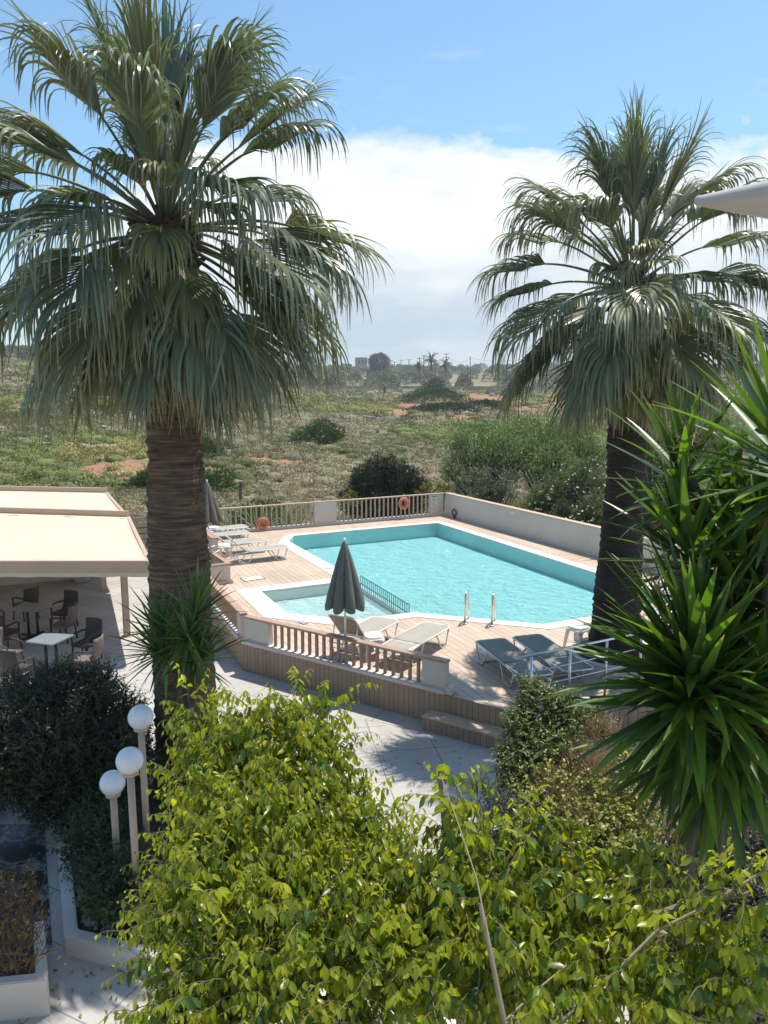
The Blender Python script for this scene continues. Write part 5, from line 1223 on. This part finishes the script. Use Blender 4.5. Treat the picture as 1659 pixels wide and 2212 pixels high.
for px, dist, lab in ((758 + 0, 31.6, 'yellow flowering spurge right behind the grey panel of the far railing'), (921, 31.8, 'yellow flowering spurge behind the far railing near the notice'), (960, 32.2, 'yellowish spurge poking up behind the corner of the pool walls')):
    feathery(lab, gb(px, dist), [FB(px, 1060 if px > 800 else 1078, dist, (.42, .4, .36))], int(px), 5000, .10, .05, [(.26, .23, .05), (.20, .19, .06)], name='spurge', cat='bush', br_r=.015, group='yellow spurges behind the railing')

# wooden stake in the scrub
g = ground_hit(520, 1088); tag(MB().box(g.x, g.y, g.z + .55, .14, .12, 1.3, .3, Matrix.Rotation(.05, 3, 'Y')).build('stake', 'timber', bevel=.01), 'short weathered wooden stake standing in the scrub behind the brown parasol', 'stake')

# ================================================================== SCRUBLAND (uncountable low bushes and stones)
def scrub():
    r = np.random.default_rng(77); lv = NPM()
    bands = [(29, 48, 1150, (.22, .8), 170, .10, .055), (48, 85, 2000, (.28, 1.3), 100, .16, .09), (85, 150, 2400, (.4, 1.9), 56, .27, .16), (150, 232, 2000, (.7, 2.6), 30, .48, .3)]
    SP = np.array([(.32, .28, .185), (.27, .245, .14), (.195, .205, .08), (.20, .235, .07), (.33, .25, .16), (.35, .30, .11), (.155, .165, .07)])
    for r0, r1, n, sz, m, ll, lw in bands:
        R = np.sqrt(r.uniform(r0 ** 2, r1 ** 2, n * 2)); A = r.uniform(rad(-31), rad(31), n * 2); x = R * np.sin(A); y = R * np.cos(A)
        ok = (redness(x, y) < .35) | (r.uniform(0, 1, len(x)) < .07); nearpool = (y < 31.0) & (x > -6) & (x < 8.8 - (y - 17) * .5 + 1.5); ok &= ~nearpool & ~((x > 1.5) & (R < 38))
        x, y = x[ok][:n], y[ok][:n]; n2 = len(x); z = terrain_z(x, y)
        # species come in patches
        f = np.sin(x * .13 + y * .05 + 2) * 1.1 + np.sin(y * .11 - x * .07) + .6 * np.sin(x * .31 + y * .23) + r.normal(0, .38, n2); sp = np.array([1, 4, 0, 1, 6, 2, 3, 5])[np.digitize(f, [-1.7, -1.1, -.5, .1, .6, 1.2, 1.9])]; base = SP[sp] * r.uniform(.8, 1.25, (n2, 1))
        S = r.uniform(*sz, n2) * np.where(sp == 3, 1.25, 1.0); H = S * r.uniform(.36, .62, n2)
        d = unit(r.normal(0, 1, (n2, m, 3))); d[..., 2] = np.abs(d[..., 2]); k = r.uniform(.66, 1.12, (n2, m, 1))
        k = k * (1 + .16 * np.sin(d[..., :1] * 7 + x[:, None, None]) + .14 * np.sin(d[..., 1:2] * 8 + y[:, None, None] * 3))
        c = np.stack([x, y, z], -1)[:, None] + d * k * np.stack([S, S, H], -1)[:, None]
        dd = unit(d * .5 + np.array((0, 0, .7)) + r.normal(0, .6, (n2, m, 3)))
        col = base[:, None] * r.uniform(.65, 1.45, (n2, m, 1))
        lv.leaf(c.reshape(-1, 3), dd.reshape(-1, 3), ll * r.uniform(.7, 1.4, n2 * m), lw * r.uniform(.7, 1.4, n2 * m), col.reshape(-1, 3), shape='diamond')
        # closed inner mound so that bushes are not see-through
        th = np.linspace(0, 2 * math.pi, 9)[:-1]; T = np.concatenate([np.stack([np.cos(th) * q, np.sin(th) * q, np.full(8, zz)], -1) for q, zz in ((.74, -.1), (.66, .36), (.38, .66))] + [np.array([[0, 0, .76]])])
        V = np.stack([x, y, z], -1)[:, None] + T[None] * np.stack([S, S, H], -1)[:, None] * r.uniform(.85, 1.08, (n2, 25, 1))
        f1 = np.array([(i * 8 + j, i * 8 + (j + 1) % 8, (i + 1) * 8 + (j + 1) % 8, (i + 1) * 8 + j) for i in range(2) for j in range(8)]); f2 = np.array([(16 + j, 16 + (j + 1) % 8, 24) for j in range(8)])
        o = (np.arange(n2) * 25)[:, None, None]; lv.add(V.reshape(-1, 3), [(f1[None] + o).reshape(-1, 4), (f2[None] + o).reshape(-1, 3)], np.repeat(base * .66, 25, 0))  # mound colour darkened to paint the shade inside each bush
    tag(lv.build('scrub', 'scrub_leaf'), 'low grey green garrigue scrub covering the stony slope behind the pool', 'scrub', kind='stuff')
scrub()
def stones():
    r = np.random.default_rng(5); m = NPM()
    q = MB().sphere((0, 0, 0), 1, 7, 5); T = np.array(q.v); Fq = np.array(q.f)
    for r0, r1, n, s0, s1 in ((29, 55, 2600, .05, .34), (55, 120, 1500, .10, .55), (120, 215, 200, .25, .7)):
        R = np.sqrt(r.uniform(r0 ** 2, r1 ** 2, n)); A = r.uniform(rad(-31), rad(31), n); x = R * np.sin(A); y = R * np.cos(A)
        patch = np.sin(x * .19 + 1) + np.sin(y * .15 + x * .1) + r.normal(0, .25, n) > .75; ok = patch & ~((y < 31.0) & (x > -6)); x, y = x[ok], y[ok]; n2 = len(x)
        S = s0 + (s1 - s0) * r.uniform(0, 1, n2) ** 2.5; sh = r.uniform(.6, 1.6, (n2, 1, 3)) * np.array((1, 1, .38)); V = T[None] * sh * S[:, None, None] * (1 + r.normal(0, .13, (n2, len(T), 1)))
        V = V + np.stack([x, y, terrain_z(x, y) + S * .1], -1)[:, None]; m.add(V.reshape(-1, 3), (Fq[None] + (np.arange(n2) * len(T))[:, None, None]).reshape(-1, 4), np.repeat(np.array((.34, .305, .265)) * r.uniform(.7, 1.15, (n2, 1)), len(T), 0))
    tag(m.build('stones', 'stony'), 'scattered weathered limestone rocks among the scrub', 'stones', kind='stuff')
leafmat('stony', .95, 0, (1, 1, 1), .1)
stones()
# pale grass field on the left slope
def grass_patch():
    r = np.random.default_rng(8); a = ground_hit(110, 895); n = 9000
    x = a.x + r.normal(0, 1, n) * 7.0; y = a.y + r.normal(0, 1, n) * 7.5; c = np.stack([x, y, terrain_z(x, y)], -1)
    m = NPM(); m.leaf(c, np.array((0, 0, 1.0)) + r.normal(0, .3, (n, 3)), r.uniform(.35, .7, n), .22, pick([(.30, .26, .11), (.24, .24, .10), (.34, .28, .13)], n), shape='diamond', up=np.array((0, -1.0, .2)) + r.normal(0, .3, (n, 3)))
    tag(m.build('dry_grass', 'scrub_leaf'), 'pale yellow dry grass patch on the left slope behind the awnings', 'grass', kind='stuff')
grass_patch()

# ================================================================== FAR FIELD
def FT(px, py_base, dist):
    r_ = ray(px, py_base); k = dist / math.hypot(r_[0], r_[1]); return Vector((r_[0] * k, r_[1] * k, CAM_Z + r_[2] * k))
def round_tree(name, label, cat, c, W, H, seed, n, leafs, cols, trunk=1.0, group=None, clear=.12):
    root = thing(name, label, cat, (c[0], c[1], c[2]), group=group); r = np.random.default_rng(seed); lv = NPM()
    d = unit(r.normal(0, 1, (n, 3))); k = r.uniform(.62, 1.0, n) * blobs_r(d, .14, seed, 2.4)
    cc = np.array((c[0], c[1], c[2] + H * (.5 + clear / 2))); p = cc + d * k[:, None] * np.array((W / 2, W / 2, H * (1 - clear) / 2))
    lv.leaf(p, unit(d + r.normal(0, .6, (n, 3))), leafs * r.uniform(.6, 1.3, n), leafs * .6, pick(cols, n, None, .25), shape='diamond'); lv.build('crown', 'scrub_leaf', root)
    tw = NPM(); tw.tube([(c[0], c[1], c[2] - .3), (c[0] + .1, c[1], c[2] + H * .45)], (.06 * trunk * H * .5, .03 * trunk * H * .5), (.1, .085, .07), 7)
    for j in range(4): a = j * 1.7; tw.tube([(c[0], c[1], c[2] + H * .2), (c[0] + W * .3 * math.cos(a), c[1] + W * .3 * math.sin(a), c[2] + H * .62)], (.025 * H * .5, .01 * H * .5), (.1, .085, .07), 5)
    tw.build('trunk', 'bark_dark', root); return root
# a few fallen leaves on the paving (litter)
def litter():
    r = np.random.default_rng(3); n = 420; x = r.uniform(-3.6, 2.6, n); y = r.uniform(8.4, 13.5, n); k = (y < 13.8 - (x + 2.75) * .66) ; x2 = r.uniform(-4.0, -1.5, 160); y2 = r.uniform(5.2, 6.6, 160)
    x = np.concatenate([x[k], x2]); y = np.concatenate([y[k], y2]); n = len(x); c = np.stack([x, y, np.full(n, .012)], -1); d = np.stack([r.normal(0, 1, n), r.normal(0, 1, n), r.uniform(0, .12, n)], -1)
    m = NPM(); m.leaf(c, d, r.uniform(.03, .07, n), r.uniform(.015, .03, n), pick([(.30, .22, .08), (.2, .13, .06), (.35, .30, .12)], n)); tag(m.build('leaf_litter', 'shrub_leaf'), 'dry fallen leaves scattered over the yard paving', 'leaf litter', kind='stuff')
litter()
# boundary wall far off with piers
def far_wall():
    pts = [ground_hit(px, py) for px, py in ((700, 847.5), (1003, 848), (1290, 849), (1400, 850))]
    a = ray(640, 848); pL = [FT(600, 848, 216), FT(830, 848, 214), FT(1010, 849, 210), FT(1200, 850, 205), FT(1420, 851, 200)]
    root = thing('far_wall', 'long low pinkish grey wall crossing the field in the distance', 'wall', tuple(pL[0]))
    mb = MB(); pm = MB()
    for a, b in zip(pL[:-1], pL[1:]):
        mb.bar(a + Vector((0, 0, .35)), b + Vector((0, 0, .35)), .25, 2.9)
        n = 8
        for i in range(n): q = a.lerp(b, i / n); pm.box(q.x, q.y - .2, q.z + .35, .3, .3, 3.0)
    mb.build('masonry', 'far_wall', root); pm.build('piers', 'far_wall', root)
far_wall()
oc = FT(940, 849, 196); round_tree('olive_tree', 'grey green olive tree standing in front of the far wall', 'tree', oc, 5.2, 3.6, 61, 1500, .55, [(.13, .15, .10), (.16, .18, .12), (.09, .11, .07)], group=None)
def bigbush(label, px, py, dist, W, H, seed, cols):
    c = FT(px, py, dist); c.z = float(terrain_z(c.x, c.y)) - .1; root = thing('bush', label, 'bush', tuple(c)); r = np.random.default_rng(seed); n = 3600; lv = NPM()
    d = unit(r.normal(0, 1, (n, 3))); d[:, 2] = abs(d[:, 2]); k = r.uniform(.6, 1, n) * blobs_r(d, .22, seed, 2.2); p = np.array(c) + d * k[:, None] * np.array((W / 2, W * .42, H))
    lv.leaf(p, unit(d + (0, 0, .6) + r.normal(0, .5, (n, 3))), .42 * r.uniform(.6, 1.3, n), .26, pick(cols, n, None, .22), shape='diamond'); lv.build('foliage', 'scrub_leaf', root)
    m = NPM(); m.tube([tuple(c), (c.x, c.y, c.z + H * .6)], (.15, .05), (.1, .08, .06), 6); m.build('stem', 'bark_dark', root)
GR = [(.055, .10, .03), (.07, .12, .035), (.045, .08, .028)]
bigbush('wide bright green bush between the two patches of red earth', 935, 884, 150, 15, 3.0, 1, GR); bigbush('dark green bush beside the red earth, in front of the wide bright green one', 960, 893, 122, 13, 1.6, 2, [(.045, .075, .03), (.06, .09, .04)])
bigbush('greyish bush at the right end of the red earth', 1050, 893, 128, 8, 1.5, 3, [(.07, .085, .045), (.09, .1, .06)])
for px, py, dist, W, lab in ((430, 960, 62, 4.2, 'vivid green low bush beside the left palm trunk'), (455, 1010, 46, 3.4, 'green bush low beside the left palm trunk above the brown parasol'), (560, 1060, 35, 3.2, 'green bush in the scrub right above the far railing'), (330, 1010, 48, 3.0, 'olive green bush left of the left palm trunk'), (300, 1085, 33, 1.9, 'light green bush just above the end of the awning beams'), (120, 1055, 40, 3.2, 'yellow green bush above the far awning'), (690, 935, 75, 5.5, 'green spreading bush in the middle of the slope'), (230, 905, 100, 14, 'long green thicket on the left slope'), (440, 880, 120, 12, 'green thicket right of the left palm trunk high on the slope')):
    c = FT(px, py, dist); c.z = float(terrain_z(c.x, c.y)) - .1; root = thing('bush', lab, 'bush', tuple(c)); r = np.random.default_rng(int(px)); n = 2600; lv = NPM(); H = W * .30 + .3
    d = unit(r.normal(0, 1, (n, 3))); d[:, 2] = abs(d[:, 2]); k = r.uniform(.6, 1, n) * blobs_r(d, .22, int(px), 2.2); p = np.array(c) + d * k[:, None] * np.array((W / 2, W * .45, H)); s = .0042 * dist * 1.0
    lv.leaf(p, unit(d + (0, 0, .6) + r.normal(0, .5, (n, 3))), s * r.uniform(.6, 1.3, n), s * .6, pick([(.075, .135, .035), (.09, .15, .04), (.06, .11, .03)] if px != 120 else [(.13, .15, .04), (.10, .13, .04)], n, None, .22), shape='diamond'); lv.build('foliage', 'scrub_leaf', root)
    m = NPM(); m.tube([tuple(c), (c.x, c.y, c.z + H * .6)], (.06, .03), (.1, .08, .06), 6); m.build('stem', 'bark_dark', root)
# olive grove and hedgerows beyond the wall: one far mass
def grove():
    r = np.random.default_rng(91); m = NPM()
    n = 620; d = np.sqrt(r.uniform(226 ** 2, 640 ** 2, n)); A = r.uniform(rad(-30), rad(32), n); x = d * np.sin(A); y = d * np.cos(A); ok = (x > -260); x, y, d = x[ok], y[ok], d[ok]; n = len(x)
    z = terrain_z(x, y); W = r.uniform(4, 8, n) * (1 + .25 * (d > 400)); H = r.uniform(2.6, 4.6, n); k = 300
    dd = unit(r.normal(0, 1, (n, k, 3))); dd[..., 2] = np.abs(dd[..., 2]) * 1.0
    p = np.stack([x, y, z + .4], -1)[:, None] + dd * r.uniform(.65, 1.0, (n, k, 1)) * np.stack([W / 2, W / 2, H], -1)[:, None]
    col = pick([(.15, .175, .12), (.11, .14, .085), (.18, .20, .14), (.10, .13, .07), (.14, .18, .09)], n, None, .2)[:, None] * r.uniform(.75, 1.25, (n, k, 1))
    m.leaf(p.reshape(-1, 3), unit(dd + r.normal(0, .5, (n, k, 3))).reshape(-1, 3), np.repeat(.5 + d / 900, k), np.repeat(.35 + d / 1300, k), col.reshape(-1, 3), shape='diamond')
    tag(m.build('olive_grove', 'scrub_leaf'), 'far off grey green olive grove and thickets beyond the long wall', 'grove', kind='stuff')
grove()
def far_obj_z(px, dist): r_ = ray(px, 900); k = dist / math.hypot(r_[0], r_[1]); return Vector((r_[0] * k, r_[1] * k, float(terrain_z(r_[0] * k, r_[1] * k))))
def zpix(px, py, dist): return FT(px, py, dist)
q = zpix(818, 793, 420); q.z -= 1.6; round_tree('round_tree', 'big dark dome shaped tree on the skyline', 'tree', q, 11.5, 8.6, 62, 4200, .9, [(.035, .055, .03), (.05, .07, .035), (.03, .045, .028)], trunk=1.2, clear=.0)
def house(label, px, py0, dist, w, d_, h, rot, wallm, roofm, hip=True):
    c = zpix(px, py0, dist); root = thing('house', label, 'house', tuple(c))
    MB().box(c.x, c.y, c.z + h / 2, w, d_, h, rot).build('wall', wallm, root)
    R = Matrix.Rotation(rot, 3, 'Z')
    if hip:
        vs = [R @ Vector(v) + Vector((c.x, c.y, c.z + h)) for v in ((-w / 2 - .3, -d_ / 2 - .3, 0), (w / 2 + .3, -d_ / 2 - .3, 0), (w / 2 + .3, d_ / 2 + .3, 0), (-w / 2 - .3, d_ / 2 + .3, 0), (-w / 4, 0, h * .35), (w / 4, 0, h * .35))]
        MB().add(vs, [(0, 1, 5, 4), (1, 2, 5), (2, 3, 4, 5), (3, 0, 4), (3, 2, 1, 0)]).build('roof', roofm, root)
    else: MB().box(c.x, c.y, c.z + h + .1, w + .4, d_ + .4, .25, rot).build('roof', roofm, root)
    for i in range(3):
        q = R @ Vector((-w / 3 + i * w / 3, -d_ / 2 - .03, h * .1)); MB().box(c.x + q.x, c.y + q.y, c.z + h / 2 + q.z, w * .10, .1, h * .34, rot).build('window', 'dark_glass', root)
house('small flat roofed tan house on the skyline beside the dome shaped tree', 780, 795, 400, 5.0, 5, 5, .3, 'far_wall', 'far_wall', False)
house('low house with a red tiled roof half hidden by palm leaves', 58, 848, 170, 8.5, 6, 1.7, .15, 'white_wall', 'roof_tile')
# utility poles
poles = [(915.5, 768, 796, 300, 'T'), (906.5, 771, 796, 330, 'none'), (964, 763.5, 796, 290, 'HH'), (1015.5, 769, 797, 250, 'I'), (941, 778, 796, 330, 'T'), (907, 773, 790, 470, 'HH'), (883.5, 776, 789, 540, 'H'), (866, 777, 789, 600, 'H'), (852, 781, 789, 680, 'H'), (844, 777.5, 789, 640, 'H'), (1010, 787, 798, 240, 'none')]
plab = ['utility pole with a single crossarm, rising out of the date palm crown', 'plain pole close left of the date palm', 'tall utility pole with a double crossarm, right of the date palm', 'utility pole nearest to the right palm leaves on the skyline', 'short utility pole between the date palm and the tall double armed pole', 'double armed utility pole left of the date palm', 'distant utility pole third from the dome shaped tree', 'distant utility pole second from the dome shaped tree', 'smallest utility pole next to the dome shaped tree', 'distant utility pole right beside the dome shaped tree', 'short bare pole in the field near the right palm leaves']
tops = []
for (px, y0, y1, dist, k), lab in zip(poles, plab):
    t = zpix(px, y0, dist); b = far_obj_z(px, dist); b.z = min(b.z, zpix(px, y1, dist).z); s = dist / 300
    root = thing('utility_pole', lab, 'utility pole', tuple(b), group='utility poles on the skyline')
    MB().tube([b, t], (.20 * s, .13 * s), 8).build('post', 'timber', root)
    if k in ('T', 'H', 'HH'):
        for j, dz in enumerate((.25, 1.5) if k == 'HH' else (.25,)):
            w = 2.1 * s if not (k == 'T') else 1.7 * s; MB().box(t.x + (w * .35 if k == 'T' and px < 920 else 0), t.y, t.z - dz * s, w, .12 * s, .16 * s).build('crossarm', 'timber', root)
            MB().box(t.x - w * .42, t.y, t.z - dz * s + .2 * s, .12 * s, .12 * s, .3 * s).build('insulator', 'timber', root); MB().box(t.x + w * .42, t.y, t.z - dz * s + .2 * s, .12 * s, .12 * s, .3 * s).build('insulator', 'timber', root)
    tops.append(t)
def wire(a, b, dz, sag, lab):
    a = a + Vector((0, 0, dz)); b = b + Vector((0, 0, dz)); pts = [a.lerp(b, t) - Vector((0, 0, sag * 4 * t * (1 - t))) for t in np.linspace(0, 1, 14)]
    tag(MB().tube(pts, .035, 4).build('power_line', 'cable'), lab, 'power line', 'power lines between the poles')
wire(tops[3], tops[2], -1.0, 1.5, 'sagging power line from the tall double armed pole to the pole near the right palm'); wire(tops[2], tops[0], -1.2, 1.2, 'sagging power line between the date palm and the tall double armed pole'); wire(tops[0], tops[7], -2.5, 2.0, 'long power line running left from the date palm to the far poles'); wire(tops[3], zpix(1200, 755, 190), -.6, 1.5, 'power line leaving the nearest pole towards the right palm')
# date palms on the skyline
for px, py, yb, dist, R_, lab in ((932, 776, 798, 285, 3.6, 'tall date palm on the skyline between the utility poles'), (962.5, 786, 798, 270, 2.9, 'smaller date palm on the skyline at the foot of the tall double armed pole'), (903, 790, 798, 300, 2.2, 'low date palm clump on the skyline left of the tall date palm')):
    t = zpix(px, py, dist); b = zpix(px, yb + 4, dist); root = thing('date_palm', lab, 'palm tree', tuple(b), group='date palms on the skyline')
    MB().tube([b, t], .32, 8).build('trunk', 'bark_dark', root); m = NPM(); r = np.random.default_rng(int(px))
    for i in range(30):
        a = i * 2.4; el = r.uniform(-.3, 1.25); d = np.array((math.cos(a) * math.cos(el), math.sin(a) * math.cos(el), math.sin(el))); p = np.array(t); L = []
        for j in range(7): L.append(p.copy()); d = unit(d + np.array((0, 0, -.17))); p = p + d * R_ / 6
        L = np.array(L); s = unit(np.cross(np.gradient(L, axis=0), (0, 0, 1.0))) * (.34 * np.sin(np.linspace(.4, 3.0, 7)))[:, None]
        V = np.concatenate([L - s - (0, 0, .15), L, L + s - (0, 0, .15)]); F = np.array([(j, j + 1, 7 + j + 1, 7 + j) for j in range(6)] + [(7 + j, 7 + j + 1, 14 + j + 1, 14 + j) for j in range(6)]); m.add(V, F, np.array((.075, .09, .05)) * r.uniform(.7, 1.3))
    m.build('crown', 'scrub_leaf', root)
# junk pile, white sheet and dark stump in the field, boulder
g = ground_hit(886, 857); r_ = random.Random(2)
root = thing('scrap_pile', 'pile of dark timber and scrap lying in the field before the far wall', 'scrap', tuple(g)); mb = MB()
for i in range(26): a = r_.uniform(0, 3.14); x, y = g.x + r_.uniform(-5, 3), g.y + r_.uniform(-1.5, 1.5); mb.bar((x - math.cos(a), y - math.sin(a), g.z + r_.uniform(.1, .5)), (x + math.cos(a), y + math.sin(a), g.z + r_.uniform(.2, .9)), .14, .12)
mb.build('beams', 'timber', root); MB().bar((g.x - 6.0, g.y, g.z), (g.x - 5.8, g.y, g.z + 2.2), .9, .5).build('stump', 'timber', root)
g = ground_hit(878, 857) ; r9 = FT(882, 855, g.y * .985)
root = thing('old_cupboard', 'broken white panel with holes dumped in front of the far wall', 'scrap', tuple(r9)); mb = MB()
for i in range(4): mb.box(r9.x + i * .62 - .95, r9.y, r9.z + .8, .4, .12, 1.5 - (i % 2) * .3)
mb.box(r9.x, r9.y, r9.z + 1.35, 2.5, .13, .4); mb.box(r9.x, r9.y, r9.z + .75, 2.5, .11, .25); mb.build('panel', 'plastic_white', root)
g = ground_hit(802, 916); q = MB().box(g.x, g.y, g.z + .45, 1.2, .9, 1.0, .4); tag(q.build('block', 'stone', bevel=.08), 'single grey concrete block lying on the scrub slope', 'block')
g = ground_hit(1120, 852); g2 = ground_hit(1000, 850)
tag(MB().bar(g2 + Vector((0, 0, .2)), ground_hit(1290, 853) + Vector((0, 0, .2)), .4, .45).build('low_kerb', 'concrete'), 'thin pale concrete strip along the foot of the far wall', 'kerb')
# ================================================================== HAZE
def haze():
    m = bpy.data.materials.new('haze'); m.use_nodes = True; nt = m.node_tree; nt.nodes.clear()
    o = N(nt, 'ShaderNodeOutputMaterial'); v = N(nt, 'ShaderNodeVolumePrincipled', ins={'Density': 0.00045, 'Color': (0.93, 0.96, 1.0, 1), 'Anisotropy': 0.35}); nt.links.new(v.outputs[0], o.inputs['Volume']); M['haze'] = m
    b = MB().box(0, 1240, 22, 2600, 2560, 60).build('haze', 'haze'); tag(b, 'thin pale air that softens the far fields and skyline', 'haze', kind='stuff')
haze()
